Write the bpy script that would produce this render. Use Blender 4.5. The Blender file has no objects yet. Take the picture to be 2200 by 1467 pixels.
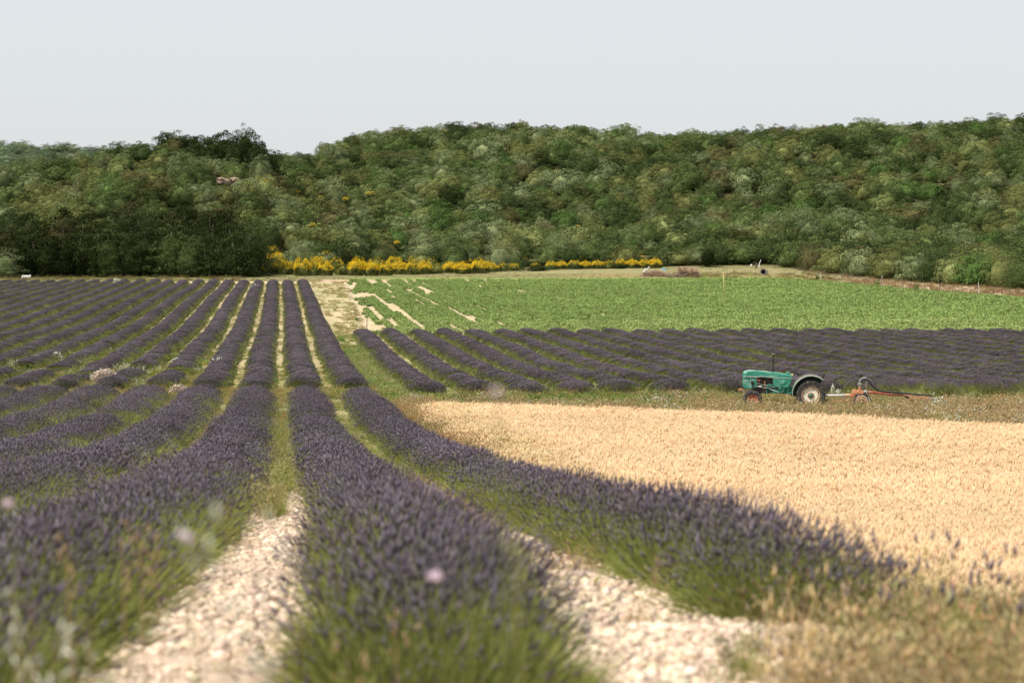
import bpy, math, random
import numpy as np
from mathutils import Vector, Matrix

# ------------------------------------------------------------------ camera, sky, sun, exposure
SC = bpy.context.scene
ROOT = SC.collection
FPX = 4400.0                      # focal length in pixels of the 2200 px wide photograph
YAW = math.atan((1100 - 603) / FPX)
PITCH = math.atan((733.5 - 650) / FPX)
CA, SA = math.cos(YAW), math.sin(YAW)
ZC = 5.0

cam_d = bpy.data.cameras.new("camera")
cam = bpy.data.objects.new("camera", cam_d)
ROOT.objects.link(cam)
cam.location = (0, 0, ZC)
cam.rotation_euler = (math.radians(90) - PITCH, 0, -YAW)
cam_d.sensor_width = 36.0
cam_d.lens = FPX / 2200 * 36.0
cam_d.clip_start = 0.05
cam_d.clip_end = 6000
cam_d.dof.use_dof = True
cam_d.dof.focus_distance = 120.0
cam_d.dof.aperture_fstop = 2.8
SC.camera = cam
SC.render.resolution_x, SC.render.resolution_y = 1024, 682

SUN_EL, SUN_AZ = 60.0, 248.0      # compass-like azimuth from +Y clockwise: behind the camera, to the left
world = bpy.data.worlds.new("World")
SC.world = world
world.use_nodes = True
wn = world.node_tree.nodes
wl = world.node_tree.links
wn.clear()
wo = wn.new("ShaderNodeOutputWorld")
wb = wn.new("ShaderNodeBackground")
sky = wn.new("ShaderNodeTexSky")
sky.sky_type = 'NISHITA'
sky.sun_disc = False
sky.sun_elevation = math.radians(SUN_EL)
sky.sun_rotation = math.radians(SUN_AZ)
sky.air_density = 1.0
sky.dust_density = 3.0
sky.ozone_density = 1.0
veil = wn.new("ShaderNodeMixRGB")  # thin high cloud over the whole sky
veil.inputs[0].default_value = 0.72
veil.inputs[2].default_value = (5.85, 5.92, 5.97, 1)
tc = wn.new("ShaderNodeTexCoord")
sx = wn.new("ShaderNodeSeparateXYZ")
rp = wn.new("ShaderNodeMapRange")
rp.inputs[1].default_value = 0.0
rp.inputs[2].default_value = 0.22
rp.inputs[3].default_value = 0.62
rp.inputs[4].default_value = 0.86
wl.new(tc.outputs['Generated'], sx.inputs[0])
wl.new(sx.outputs[2], rp.inputs[0])
wl.new(rp.outputs[0], veil.inputs[0])
wl.new(sky.outputs[0], veil.inputs[1])
wl.new(veil.outputs[0], wb.inputs[0])
wb.inputs[1].default_value = 0.105
wl.new(wb.outputs[0], wo.inputs[0])

sun_d = bpy.data.lights.new("sun", 'SUN')
sun = bpy.data.objects.new("sun", sun_d)
ROOT.objects.link(sun)
sun_d.energy = 4.6
sun_d.angle = math.radians(0.6)
sun_d.color = (1.0, 0.95, 0.86)
_el, _az = math.radians(SUN_EL), math.radians(SUN_AZ)
sdir = Vector((math.sin(_az) * math.cos(_el), math.cos(_az) * math.cos(_el), math.sin(_el)))
sun.rotation_euler = sdir.to_track_quat('Z', 'Y').to_euler()
sun.location = (0, 0, 60)

SC.view_settings.view_transform = 'Standard'
SC.view_settings.look = 'None'
SC.view_settings.exposure = 0.50
SC.view_settings.gamma = 1.0
SC.view_settings.use_curve_mapping = False
try:
    SC.cycles.max_bounces = 6
    SC.cycles.diffuse_bounces = 3
    SC.cycles.glossy_bounces = 2
    SC.cycles.transmission_bounces = 3
    SC.cycles.use_denoising = True
except Exception:
    pass

rng = np.random.default_rng(11)
random.seed(5)


# ------------------------------------------------------------------ object helpers
def tag(o, label=None, cat=None, group=None, kind=None):
    if label:
        o["label"] = label
    if cat:
        o["category"] = cat
    if group:
        o["group"] = group
    if kind:
        o["kind"] = kind
    return o


def empty(name, loc=(0, 0, 0), rotz=0.0):
    o = bpy.data.objects.new(name, None)
    o.empty_display_size = 0.1
    ROOT.objects.link(o)
    o.location = loc
    o.rotation_euler = (0, 0, rotz)
    return o


def link(name, me, parent=None, loc=None):
    o = bpy.data.objects.new(name, me)
    ROOT.objects.link(o)
    if parent is not None:
        o.parent = parent
    if loc is not None:
        o.location = loc
    return o


def copy_tree(o, parent=None):
    c = o.copy()
    ROOT.objects.link(c)
    c.parent = parent
    for ch in o.children:
        copy_tree(ch, c)
    return c


def mesh_np(name, V, parts, mats, smooth=False):
    """V (n,3); parts: list of (faces array (m,k), material index)."""
    me = bpy.data.meshes.new(name)
    V = np.asarray(V, dtype=np.float32)
    me.vertices.add(len(V))
    me.vertices.foreach_set("co", V.ravel())
    loops, starts, mi = [], [], []
    at0 = 0
    for F, m in parts:
        F = np.asarray(F, dtype=np.int32)
        if len(F) == 0:
            continue
        k = F.shape[1]
        loops.append(F.ravel())
        starts.append(at0 + np.arange(len(F), dtype=np.int32) * k)
        mi.append(np.full(len(F), m, dtype=np.int32))
        at0 += F.size
    L = np.concatenate(loops)
    S = np.concatenate(starts)
    me.loops.add(len(L))
    me.loops.foreach_set("vertex_index", L)
    me.polygons.add(len(S))
    me.polygons.foreach_set("loop_start", S)
    me.polygons.foreach_set("material_index", np.concatenate(mi))
    if smooth:
        me.polygons.foreach_set("use_smooth", np.ones(len(S), dtype=bool))
    for m in mats:
        me.materials.append(m)
    me.update(calc_edges=True)
    me.validate()
    return me


class MB:
    """collects simple solids into one mesh"""

    def __init__(self):
        self.V, self.F, self.n = [], [], 0

    def add(self, V, F):
        self.V.append(np.asarray(V, float))
        self.F += [tuple(int(i) + self.n for i in f) for f in F]
        self.n += len(V)
        return self

    def box(self, c, s, rot=None, taper=None):
        sx_, sy_, sz_ = [a / 2 for a in s]
        P = np.array([(x, y, z) for z in (-sz_, sz_) for y in (-sy_, sy_) for x in (-sx_, sx_)])
        if taper:
            up = P[:, 2] > 0
            P[up, 0] *= taper
            P[up, 1] *= taper
        if rot is not None:
            P = P @ np.array(Matrix.Rotation(rot[0], 3, rot[1])).T
        return self.add(P + np.array(c), [(0, 2, 3, 1), (4, 5, 7, 6), (0, 1, 5, 4), (2, 6, 7, 3), (0, 4, 6, 2), (1, 3, 7, 5)])

    def tube(self, pts, r, seg=8, caps=True):
        pts = [Vector(p) for p in pts]
        n = len(pts)
        rs = r if isinstance(r, (list, tuple)) else [r] * n
        V = []
        prev = None
        for i, p in enumerate(pts):
            t = (pts[min(i + 1, n - 1)] - pts[max(i - 1, 0)]).normalized()
            if prev is None:
                a = Vector((0, 0, 1)) if abs(t.z) < 0.9 else Vector((1, 0, 0))
                u = t.cross(a).normalized()
            else:
                u = (prev - t * prev.dot(t)).normalized()
            prev = u
            w = t.cross(u)
            for k in range(seg):
                an = 2 * math.pi * k / seg
                V.append(p + (u * math.cos(an) + w * math.sin(an)) * rs[i])
        F = []
        for i in range(n - 1):
            for k in range(seg):
                a, b = i * seg + k, i * seg + (k + 1) % seg
                F.append((a, b, b + seg, a + seg))
        if caps:
            F.append(tuple(range(seg))[::-1])
            F.append(tuple((n - 1) * seg + k for k in range(seg)))
        return self.add([tuple(v) for v in V], F)

    def lathe_y(self, prof, c, seg=32):
        """profile of (radius, y) turned round a horizontal y axis through c"""
        V, F = [], []
        for r, y in prof:
            for k in range(seg):
                an = 2 * math.pi * k / seg
                V.append((c[0] + r * math.cos(an), c[1] + y, c[2] + r * math.sin(an)))
        m = len(prof)
        for i in range(m - 1):
            for k in range(seg):
                a, b = i * seg + k, i * seg + (k + 1) % seg
                F.append((a, a + seg, b + seg, b))
        return self.add(V, F)

    def prism(self, outline, y0, y1, shrink=0.0):
        """outline in x,z extruded along y; shrink pulls a narrower bevel ring in at both ends"""
        o = np.array(outline, float)
        m = len(o)
        c = o.mean(0)
        ins = c + (o - c) * (1 - shrink)
        rings = [(ins, y0), (o, y0 + (y1 - y0) * 0.12), (o, y1 - (y1 - y0) * 0.12), (ins, y1)] if shrink else [(o, y0), (o, y1)]
        V = [(p[0], y, p[1]) for q, y in rings for p in q]
        F = []
        for i in range(len(rings) - 1):
            for k in range(m):
                a, b = i * m + k, i * m + (k + 1) % m
                F.append((a, b, b + m, a + m))
        F.append(tuple(range(m))[::-1])
        F.append(tuple((len(rings) - 1) * m + k for k in range(m)))
        return self.add(V, F)

    def build(self, name, mat, parent=None, smooth=False, loc=None):
        me = bpy.data.meshes.new(name)
        me.from_pydata(np.concatenate(self.V).tolist(), [], self.F)
        me.materials.append(mat)
        if smooth:
            me.polygons.foreach_set("use_smooth", np.ones(len(me.polygons), dtype=bool))
        me.update()
        # outward normals
        import bmesh
        bm = bmesh.new()
        bm.from_mesh(me)
        bmesh.ops.recalc_face_normals(bm, faces=bm.faces)
        bm.to_mesh(me)
        bm.free()
        return link(name, me, parent, loc)


# ------------------------------------------------------------------ noise, terrain
def _hash(ix, iy, seed):
    h = (ix.astype(np.int64) * 374761393 + iy.astype(np.int64) * 668265263 + seed * 974634777) & 0x7fffffff
    h = ((h ^ (h >> 13)) * 1274126177) & 0x7fffffff
    return ((h ^ (h >> 16)) & 0xffff) / 65535.0


def vnoise(x, y, scale, seed=0):
    x, y = np.broadcast_arrays(np.asarray(x, float) / scale, np.asarray(y, float) / scale)
    x0, y0 = np.floor(x), np.floor(y)
    fx, fy = x - x0, y - y0
    fx, fy = fx * fx * (3 - 2 * fx), fy * fy * (3 - 2 * fy)
    a, b = _hash(x0, y0, seed), _hash(x0 + 1, y0, seed)
    c, d = _hash(x0, y0 + 1, seed), _hash(x0 + 1, y0 + 1, seed)
    return (a * (1 - fx) + b * fx) * (1 - fy) + (c * (1 - fx) + d * fx) * fy   # 0..1


def fbm(x, y, scale, seed=0, octv=3):
    s, a, t = 0, 1.0, 0
    for i in range(octv):
        s = s + a * vnoise(x, y, scale / 2 ** i, seed + i * 7)
        t += a
        a *= 0.55
    return s / t


def sstep(a, b, x):
    t = np.clip((np.asarray(x, float) - a) / (b - a), 0, 1)
    return t * t * (3 - 2 * t)


# ground height along the view axis: measured from row spacing
_yD = [(0.5, -1.42), (4, -1.43), (8.15, -1.51), (9.2, -1.56), (13, -1.78), (15.9, -1.96), (21.7, -2.36), (30.3, -2.79), (40.4, -3.3), (56.4, -3.74),
       (68, -3.81), (81.5, -3.76), (105, -3.62), (147, -2.55), (169, -1.9), (205, -0.35), (250, 1.32), (293, 3.0), (300, 3.45), (310, 4.2), (325, 5.0), (345, 6.1), (380, 8.4), (430, 11)]
_lg = np.linspace(math.log(0.5), math.log(430), 900)
_gz = np.interp(_lg, [math.log(a) for a, _ in _yD], [b for _, b in _yD])
_k = np.exp(-np.linspace(-2, 2, 41) ** 2)
_k /= _k.sum()
_gz = np.convolve(np.pad(_gz, 20, mode='edge'), _k, mode='valid')

RX = [-3000, -900, 0, 100, 180, 250, 350, 450, 520, 600, 680, 760, 840, 920, 1000, 1100, 1200, 1300, 1400, 1500, 1600, 1700, 1800, 1900, 2000, 2100, 2200, 2600, 5500]
RY = [350, 345, 347, 343, 328, 302, 294, 302, 306, 320, 312, 294, 281, 272, 266, 262, 268, 276, 282, 284, 279, 275, 269, 265, 269, 261, 255, 247, 275]


def to_du(X, Y):
    return X * SA + Y * CA, X * CA - Y * SA


def to_xy(D, u):
    return D * SA + u * CA, D * CA - u * SA


def ridge(px):
    yr = np.interp(px, RX, RY)
    Dr = np.interp(px, [560, 760], [430, 560])
    return yr, Dr


def H(X, Y):
    """world height of the ground"""
    X = np.asarray(X, float)
    Y = np.asarray(Y, float)
    D, u = to_du(X, Y)
    Dc = np.maximum(D, 0.6)
    px = 1100 + FPX * u / np.maximum(Dc, 3)
    z = np.interp(np.log(np.minimum(Dc, 430)), _lg, _gz)
    # gentle drop to the right near the camera, towards the wheat
    z = z - 0.72 * sstep(3.2, 4.8, X) * (1 - sstep(24, 50, Dc)) - 0.1 * sstep(3.5, 8, X) * (1 - sstep(40, 60, Dc))
    # the wooded hill
    yr, Dr = ridge(px)
    treeh = np.where(px < 600, 3.6, 3.9)
    zr = (650 - yr) / FPX * Dr - treeh
    t = (Dc - 340) / (Dr - 340)
    z340 = 5.9
    f = 0.45 * np.clip(t, 0, 1) + 0.55 * sstep(0, 1, t)
    zh = z340 + (zr - z340) * f - np.maximum(Dc - Dr, 0) * 0.12
    bump = (fbm(X, Y, 60, 3) - 0.5) * 9 * sstep(345, 400, Dc) * (1 - 0.8 * sstep(0.75, 1.0, t))
    z = np.where(Dc > 340, zh + bump, z)
    z = z + (fbm(X, Y, 3.5, 9) - 0.5) * 0.10 * sstep(3, 30, Dc)
    return z + ZC


def at(px, py, dmin=3.0, dmax=700.0):
    """where the sight line through a photograph pixel meets the ground (used to place things)"""
    D = np.exp(np.linspace(math.log(dmin), math.log(dmax), 4000))
    a = (733.5 - py) / FPX
    # exact with pitch: direction = forward*1 + up*a
    fz = -math.sin(PITCH) + a * math.cos(PITCH)
    fd = math.cos(PITCH) + a * math.sin(PITCH)
    u = (px - 1100) / FPX / fd * D
    X, Y = to_xy(D, u)
    zl = ZC + fz / fd * D
    hit = np.nonzero(zl <= H(X, Y))[0]
    i = hit[0] if len(hit) else len(D) - 1
    return float(X[i]), float(Y[i]), float(H(X[i], Y[i])), float(D[i])


def proj(X, Y, Z):
    D, u = to_du(X, Y)
    dz = Z - ZC
    zz = D * math.cos(PITCH) - dz * math.sin(PITCH)
    up = D * math.sin(PITCH) + dz * math.cos(PITCH)
    zz = np.maximum(zz, 0.05)
    return 1100 + FPX * u / zz, 733.5 - FPX * up / zz, D


# ------------------------------------------------------------------ materials
def _bs(name):
    m = bpy.data.materials.new(name)
    m.use_nodes = True
    nt = m.node_tree
    nt.nodes.clear()
    out = nt.nodes.new("ShaderNodeOutputMaterial")
    return m, nt, out


def mat_plant(name, cols, transl=0.25, tint_amt=0.8, nscale=3.0, rough=0.75, tint=True, obj_tint=False, island=True):
    """foliage: colour from a ramp over noise + per-piece random, multiplied by the clump's own tint"""
    m, nt, out = _bs(name)
    N, L = nt.nodes, nt.links
    geo = N.new("ShaderNodeNewGeometry")
    tcn = N.new("ShaderNodeTexCoord")
    noi = N.new("ShaderNodeTexNoise")
    noi.inputs['Scale'].default_value = nscale
    noi.inputs['Detail'].default_value = 3
    L.new(geo.outputs['Position'], noi.inputs['Vector'])
    ad = N.new("ShaderNodeMath")
    ad.operation = 'MULTIPLY_ADD'
    ad.inputs[1].default_value = 0.55
    rnd = geo.outputs['Random Per Island'] if island else noi.outputs['Fac']
    L.new(rnd, ad.inputs[0])
    mu = N.new("ShaderNodeMath")
    mu.operation = 'MULTIPLY'
    mu.inputs[1].default_value = 0.5
    L.new(noi.outputs['Fac'], mu.inputs[0])
    L.new(mu.outputs[0], ad.inputs[2])
    ra = N.new("ShaderNodeValToRGB")
    el = ra.color_ramp.elements
    el[0].position = 0.1
    el[0].color = (*cols[0], 1)
    el[1].position = 0.9
    el[1].color = (*cols[-1], 1)
    for i, c in enumerate(cols[1:-1]):
        e = el.new(0.1 + 0.8 * (i + 1) / (len(cols) - 1))
        e.color = (*c, 1)
    L.new(ad.outputs[0], ra.inputs[0])
    col = ra.outputs[0]
    if tint:
        mx = N.new("ShaderNodeMixRGB")
        mx.blend_type = 'MULTIPLY'
        mx.inputs[0].default_value = 1.0
        L.new(col, mx.inputs[1])
        if obj_tint:
            oi = N.new("ShaderNodeObjectInfo")
            L.new(oi.outputs['Color'], mx.inputs[2])
        else:
            at_ = N.new("ShaderNodeAttribute")
            at_.attribute_type = 'INSTANCER'
            at_.attribute_name = "tint"
            L.new(at_.outputs['Color'], mx.inputs[2])
        col = mx.outputs[0]
    df = N.new("ShaderNodeBsdfDiffuse")
    L.new(col, df.inputs[0])
    tr = N.new("ShaderNodeBsdfTranslucent")
    L.new(col, tr.inputs[0])
    ms = N.new("ShaderNodeMixShader")
    ms.inputs[0].default_value = transl
    L.new(df.outputs[0], ms.inputs[1])
    L.new(tr.outputs[0], ms.inputs[2])
    L.new(ms.outputs[0], out.inputs[0])
    return m


def mat_solid(name, c1, c2=None, rough=0.6, metal=0.0, nscale=8.0, wear=None, wear_amt=0.5, bump=0.0, detail=6):
    m, nt, out = _bs(name)
    N, L = nt.nodes, nt.links
    bs = N.new("ShaderNodeBsdfPrincipled")
    tcn = N.new("ShaderNodeTexCoord")
    noi = N.new("ShaderNodeTexNoise")
    noi.inputs['Scale'].default_value = nscale
    noi.inputs['Detail'].default_value = detail
    L.new(tcn.outputs['Object'], noi.inputs['Vector'])
    ra = N.new("ShaderNodeValToRGB")
    el = ra.color_ramp.elements
    el[0].position, el[1].position = 0.35, 0.65
    el[0].color = (*c1, 1)
    el[1].color = (*(c2 or c1), 1)
    L.new(noi.outputs['Fac'], ra.inputs[0])
    col = ra.outputs[0]
    if wear:
        n2 = N.new("ShaderNodeTexNoise")
        n2.inputs['Scale'].default_value = nscale * 2.3
        n2.inputs['Detail'].default_value = 8
        L.new(tcn.outputs['Object'], n2.inputs['Vector'])
        r2 = N.new("ShaderNodeValToRGB")
        r2.color_ramp.elements[0].position = 1 - wear_amt - 0.05
        r2.color_ramp.elements[1].position = 1 - wear_amt + 0.05
        L.new(n2.outputs['Fac'], r2.inputs[0])
        mx = N.new("ShaderNodeMixRGB")
        L.new(r2.outputs[0], mx.inputs[0])
        L.new(col, mx.inputs[1])
        mx.inputs[2].default_value = (*wear, 1)
        col = mx.outputs[0]
    L.new(col, bs.inputs['Base Color'])
    bs.inputs['Roughness'].default_value = rough
    bs.inputs['Metallic'].default_value = metal
    if bump:
        bp = N.new("ShaderNodeBump")
        bp.inputs['Strength'].default_value = bump
        bp.inputs['Distance'].default_value = 0.02
        L.new(noi.outputs['Fac'], bp.inputs['Height'])
        L.new(bp.outputs[0], bs.inputs['Normal'])
    L.new(bs.outputs[0], out.inputs[0])
    return m


def mat_ground():
    m, nt, out = _bs("ground_soil")
    N, L = nt.nodes, nt.links
    bs = N.new("ShaderNodeBsdfDiffuse")
    va = N.new("ShaderNodeVertexColor")
    va.layer_name = "soil"
    geo = N.new("ShaderNodeNewGeometry")
    n1 = N.new("ShaderNodeTexNoise")
    n1.inputs['Scale'].default_value = 9.0
    n1.inputs['Detail'].default_value = 8
    n2 = N.new("ShaderNodeTexNoise")
    n2.inputs['Scale'].default_value = 0.6
    n2.inputs['Detail'].default_value = 5
    L.new(geo.outputs['Position'], n1.inputs['Vector'])
    L.new(geo.outputs['Position'], n2.inputs['Vector'])
    r1 = N.new("ShaderNodeMapRange")
    r1.inputs[1].default_value, r1.inputs[2].default_value = 0.3, 0.7
    r1.inputs[3].default_value, r1.inputs[4].default_value = 0.62, 1.2
    L.new(n1.outputs['Fac'], r1.inputs[0])
    r2 = N.new("ShaderNodeMapRange")
    r2.inputs[1].default_value, r2.inputs[2].default_value = 0.3, 0.7
    r2.inputs[3].default_value, r2.inputs[4].default_value = 0.8, 1.12
    L.new(n2.outputs['Fac'], r2.inputs[0])
    mm = N.new("ShaderNodeMath")
    mm.operation = 'MULTIPLY'
    L.new(r1.outputs[0], mm.inputs[0])
    L.new(r2.outputs[0], mm.inputs[1])
    mx = N.new("ShaderNodeMixRGB")
    mx.blend_type = 'MULTIPLY'
    mx.inputs[0].default_value = 1
    L.new(va.outputs[0], mx.inputs[1])
    L.new(mm.outputs[0], mx.inputs[2])
    L.new(mx.outputs[0], bs.inputs[0])
    bp = N.new("ShaderNodeBump")
    bp.inputs['Strength'].default_value = 0.7
    bp.inputs['Distance'].default_value = 0.04
    L.new(n1.outputs['Fac'], bp.inputs['Height'])
    L.new(bp.outputs[0], bs.inputs['Normal'])
    L.new(bs.outputs[0], out.inputs[0])
    return m


M = {}
M['ground'] = mat_ground()
M['lav_stem'] = mat_plant("lavender_stem", [(0.10, 0.12, 0.032), (0.20, 0.225, 0.060), (0.38, 0.39, 0.14)], 0.3, nscale=1.2)
M['lav_head'] = mat_plant("lavender_flower", [(0.047, 0.038, 0.049), (0.092, 0.074, 0.097), (0.22, 0.185, 0.225)], 0.15, nscale=1.2)
M['lav_mound'] = mat_plant("lavender_leaf_mound", [(0.06, 0.07, 0.026), (0.10, 0.115, 0.045), (0.17, 0.18, 0.08)], 0.0, nscale=7, tint=False, island=False)
M['wheat'] = mat_plant("ripe_wheat", [(0.64, 0.44, 0.25), (0.80, 0.60, 0.38), (0.87, 0.72, 0.50)], 0.44, nscale=0.7)
M['grass'] = mat_plant("grass_blade", [(0.12, 0.15, 0.03), (0.22, 0.24, 0.06), (0.36, 0.34, 0.12)], 0.35, nscale=1.5)
M['dry'] = mat_plant("dry_grass", [(0.23, 0.175, 0.09), (0.40, 0.315, 0.185), (0.60, 0.50, 0.34)], 0.35, nscale=1.5)
M['crop'] = mat_plant("crop_leaf", [(0.085, 0.14, 0.042), (0.15, 0.22, 0.08), (0.27, 0.35, 0.155)], 0.25, nscale=0.4)
M['oak'] = mat_plant("oak_leaf", [(0.45, 0.51, 0.36), (0.86, 0.92, 0.72), (1.50, 1.52, 1.28)], 0.03, nscale=0.9, obj_tint=True)
M['wood_leaf'] = mat_plant("forest_leaf", [(0.45, 0.51, 0.36), (0.86, 0.92, 0.72), (1.50, 1.52, 1.28)], 0.03, nscale=0.9)
M['broom_leaf'] = mat_plant("broom_stem", [(0.06, 0.08, 0.02), (0.10, 0.12, 0.035), (0.17, 0.18, 0.06)], 0.2, nscale=2, tint=False)
M['broom_flower'] = mat_plant("broom_blossom", [(0.50, 0.31, 0.015), (0.68, 0.47, 0.025), (0.80, 0.61, 0.06)], 0.25, nscale=2, tint=False)
M['bark'] = mat_solid("bark", (0.07, 0.055, 0.04), (0.14, 0.11, 0.085), 0.9, nscale=6, bump=0.6)
M['stone'] = mat_plant("limestone", [(0.33, 0.21, 0.13), (0.52, 0.40, 0.30), (0.72, 0.63, 0.53)], 0.0, nscale=6)
M['white_weed'] = mat_plant("pale_seed_head", [(0.40, 0.42, 0.30), (0.58, 0.58, 0.48), (0.72, 0.70, 0.62)], 0.35, tint=False)
M['pink'] = mat_plant("pink_petal", [(0.62, 0.44, 0.56), (0.74, 0.60, 0.70), (0.82, 0.74, 0.80)], 0.35, tint=False)
M['red'] = mat_plant("poppy_petal", [(0.55, 0.06, 0.02), (0.7, 0.10, 0.04), (0.75, 0.16, 0.06)], 0.3, tint=False)

# the same plant colours for single, unscattered plants
M['lav_stem1'] = mat_plant("lavender_stem_single", [(0.10, 0.12, 0.032), (0.20, 0.225, 0.060), (0.38, 0.39, 0.14)], 0.3, tint=False)
M['lav_head1'] = mat_plant("lavender_flower_single", [(0.06, 0.05, 0.065), (0.10, 0.083, 0.11), (0.16, 0.135, 0.17)], 0.15, tint=False)
M['grass1'] = mat_plant("grass_blade_single", [(0.12, 0.15, 0.03), (0.22, 0.24, 0.06), (0.36, 0.34, 0.12)], 0.35, tint=False)
M['dry1'] = mat_plant("dry_grass_single", [(0.28, 0.18, 0.09), (0.40, 0.27, 0.15), (0.52, 0.38, 0.24)], 0.3, tint=False)


# ------------------------------------------------------------------ plant piece meshes (sources for scattering)
def norm(v):
    return v / np.maximum(np.linalg.norm(v, axis=-1, keepdims=True), 1e-9)


def blades_vf(base, dirs, length, width, bend, r, off=0):
    """two-segment tapered blades; returns verts (n*5,3), tris+quads"""
    n = len(base)
    side = norm(np.cross(dirs, norm(r.normal(size=(n, 3)))))
    mid = base + dirs * (length * 0.55)[:, None]
    tip = base + dirs * length[:, None] + bend
    w = width[:, None]
    V = np.stack([base - side * w, base + side * w, mid + bend * 0.2 - side * w * 0.8, mid + bend * 0.2 + side * w * 0.8, tip], 1).reshape(-1, 3)
    i = np.arange(n)[:, None] * 5 + off
    Q = i + np.array([[0, 1, 3, 2]])
    T = i + np.array([[2, 3, 4]])
    return V, Q, T


def spikes_vf(base, dirs, length, width, r, off=0, belly=0.4):
    """three-sided spindles (flower heads, ears)"""
    n = len(base)
    a = norm(np.cross(dirs, norm(r.normal(size=(n, 3)))))
    b = np.cross(dirs, a)
    tip = base + dirs * length[:, None]
    ring = []
    for k in range(3):
        an = 2 * math.pi * k / 3
        ring.append(base + dirs * (length * belly)[:, None] + (a * math.cos(an) + b * math.sin(an)) * width[:, None])
    V = np.stack([base, ring[0], ring[1], ring[2], tip], 1).reshape(-1, 3)
    i = np.arange(n)[:, None] * 5 + off
    T = np.concatenate([i + np.array([[0, 2, 1]]), i + np.array([[0, 3, 2]]), i + np.array([[0, 1, 3]]),
                        i + np.array([[4, 1, 2]]), i + np.array([[4, 2, 3]]), i + np.array([[4, 3, 1]])])
    return V, T


def disc(n, rad, r):
    a = r.uniform(0, 2 * math.pi, n)
    q = rad * np.sqrt(r.uniform(0, 1, n))
    return np.stack([q * np.cos(a), q * np.sin(a), np.zeros(n)], 1)


def lavender_tuft(name, seed, n, rad, lo, hi, spread, sw, hl, hw, headfrac=1.0, leaves=0):
    r = np.random.default_rng(seed)
    b = disc(n, rad, r)
    d = norm(np.stack([b[:, 0] / rad * spread, b[:, 1] / rad * spread, np.ones(n)], 1) + r.normal(size=(n, 3)) * 0.13)
    ln = r.uniform(lo, hi, n)
    V1, Q1, T1 = blades_vf(b * 0.75 - np.array([0, 0, 0.05]), d, ln + 0.05, np.full(n, sw), r.normal(size=(n, 3)) * 0.01, r)
    m = int(n * headfrac)
    tips = (b * 0.75 - np.array([0, 0, 0.05]) + d * (ln + 0.03)[:, None])[:m]
    V2, T2 = spikes_vf(tips, norm(d[:m] + r.normal(size=(m, 3)) * 0.1), r.uniform(0.7, 1.2, m) * hl, r.uniform(0.8, 1.2, m) * hw, r, off=len(V1))
    Vs, parts = [V1, V2], [(Q1, 0), (T1, 0), (T2, 1)]
    if leaves:
        bl = disc(leaves, rad, r)
        dl = norm(np.stack([bl[:, 0] / rad * 0.9, bl[:, 1] / rad * 0.9, np.ones(leaves)], 1) + r.normal(size=(leaves, 3)) * 0.35)
        V3, Q3, T3 = blades_vf(bl, dl, r.uniform(0.3, 0.6, leaves) * hi, np.full(leaves, sw * 1.8), r.normal(size=(leaves, 3)) * 0.01, r, off=len(V1) + len(V2))
        Vs.append(V3)
        parts += [(Q3, 0), (T3, 0)]
    return mesh_np(name, np.concatenate(Vs), parts, [M['lav_stem'], M['lav_head']])


def grass_tuft(name, seed, n, rad, lo, hi, lean, w, mat, bendk=0.25, ears=0.0, earl=0.05, earw=0.006, ear_mat=None):
    r = np.random.default_rng(seed)
    b = disc(n, rad, r)
    d = norm(np.stack([b[:, 0] / rad * lean, b[:, 1] / rad * lean, np.ones(n)], 1) + r.normal(size=(n, 3)) * 0.16)
    ln = r.uniform(lo, hi, n)
    bend = r.normal(size=(n, 3)) * (ln * bendk)[:, None]
    bend[:, 2] = -np.abs(bend[:, 2]) * 0.6
    V1, Q1, T1 = blades_vf(b, d, ln, np.full(n, w), bend, r)
    parts = [(Q1, 0), (T1, 0)]
    Vs = [V1]
    m = int(n * ears)
    mats = [mat]
    if m:
        tips = (b + d * ln[:, None] + bend)[:m]
        dd = norm(d[:m] + bend[:m] / ln[:m, None] + r.normal(size=(m, 3)) * 0.25)
        V2, T2 = spikes_vf(tips - dd * earl * 0.3, dd, r.uniform(0.7, 1.3, m) * earl, r.uniform(0.8, 1.2, m) * earw, r, off=len(V1))
        Vs.append(V2)
        parts.append((T2, 1 if ear_mat else 0))
        if ear_mat:
            mats.append(ear_mat)
    return mesh_np(name, np.concatenate(Vs), parts, mats)


def leaf_quads(P, nrm, size, r, off=0, aspect=0.6):
    n = len(P)
    a = norm(np.cross(nrm, norm(r.normal(size=(n, 3)))))
    b = np.cross(nrm, a)
    s = size[:, None] * 0.5
    V = np.stack([P - a * s, P - b * s * aspect, P + a * s, P + b * s * aspect], 1).reshape(-1, 3)
    Q = np.arange(n)[:, None] * 4 + np.array([[0, 1, 2, 3]]) + off
    return V, Q


def crop_clump(name, seed, n, rad, hgt, size):
    r = np.random.default_rng(seed)
    b = disc(n, rad, r)
    b[:, 2] = r.uniform(0.25, 1.0, n) * hgt
    nr = norm(np.stack([b[:, 0], b[:, 1], np.full(n, rad * 1.6)], 1) + r.normal(size=(n, 3)) * 0.35)
    V, Q = leaf_quads(b, nr, r.uniform(0.7, 1.3, n) * size, r, aspect=0.75)
    return mesh_np(name, V, [(Q, 0)], [M['crop']])


def ico(sub):
    import bmesh
    bm = bmesh.new()
    bmesh.ops.create_icosphere(bm, subdivisions=sub, radius=1.0)
    V = np.array([v.co[:] for v in bm.verts])
    F = np.array([[v.index for v in f.verts] for f in bm.faces])
    bm.free()
    return V, F


ICO1, ICO2 = ico(1), ico(2)


def stone_mesh(name, seed):
    r = np.random.default_rng(seed)
    V, F = ICO1
    V = V * r.uniform(0.72, 1.15, (len(V), 1)) * np.array([1.0, r.uniform(0.6, 0.9), r.uniform(0.4, 0.65)])
    return mesh_np(name, V, [(F, 0)], [M['stone']])


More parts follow.
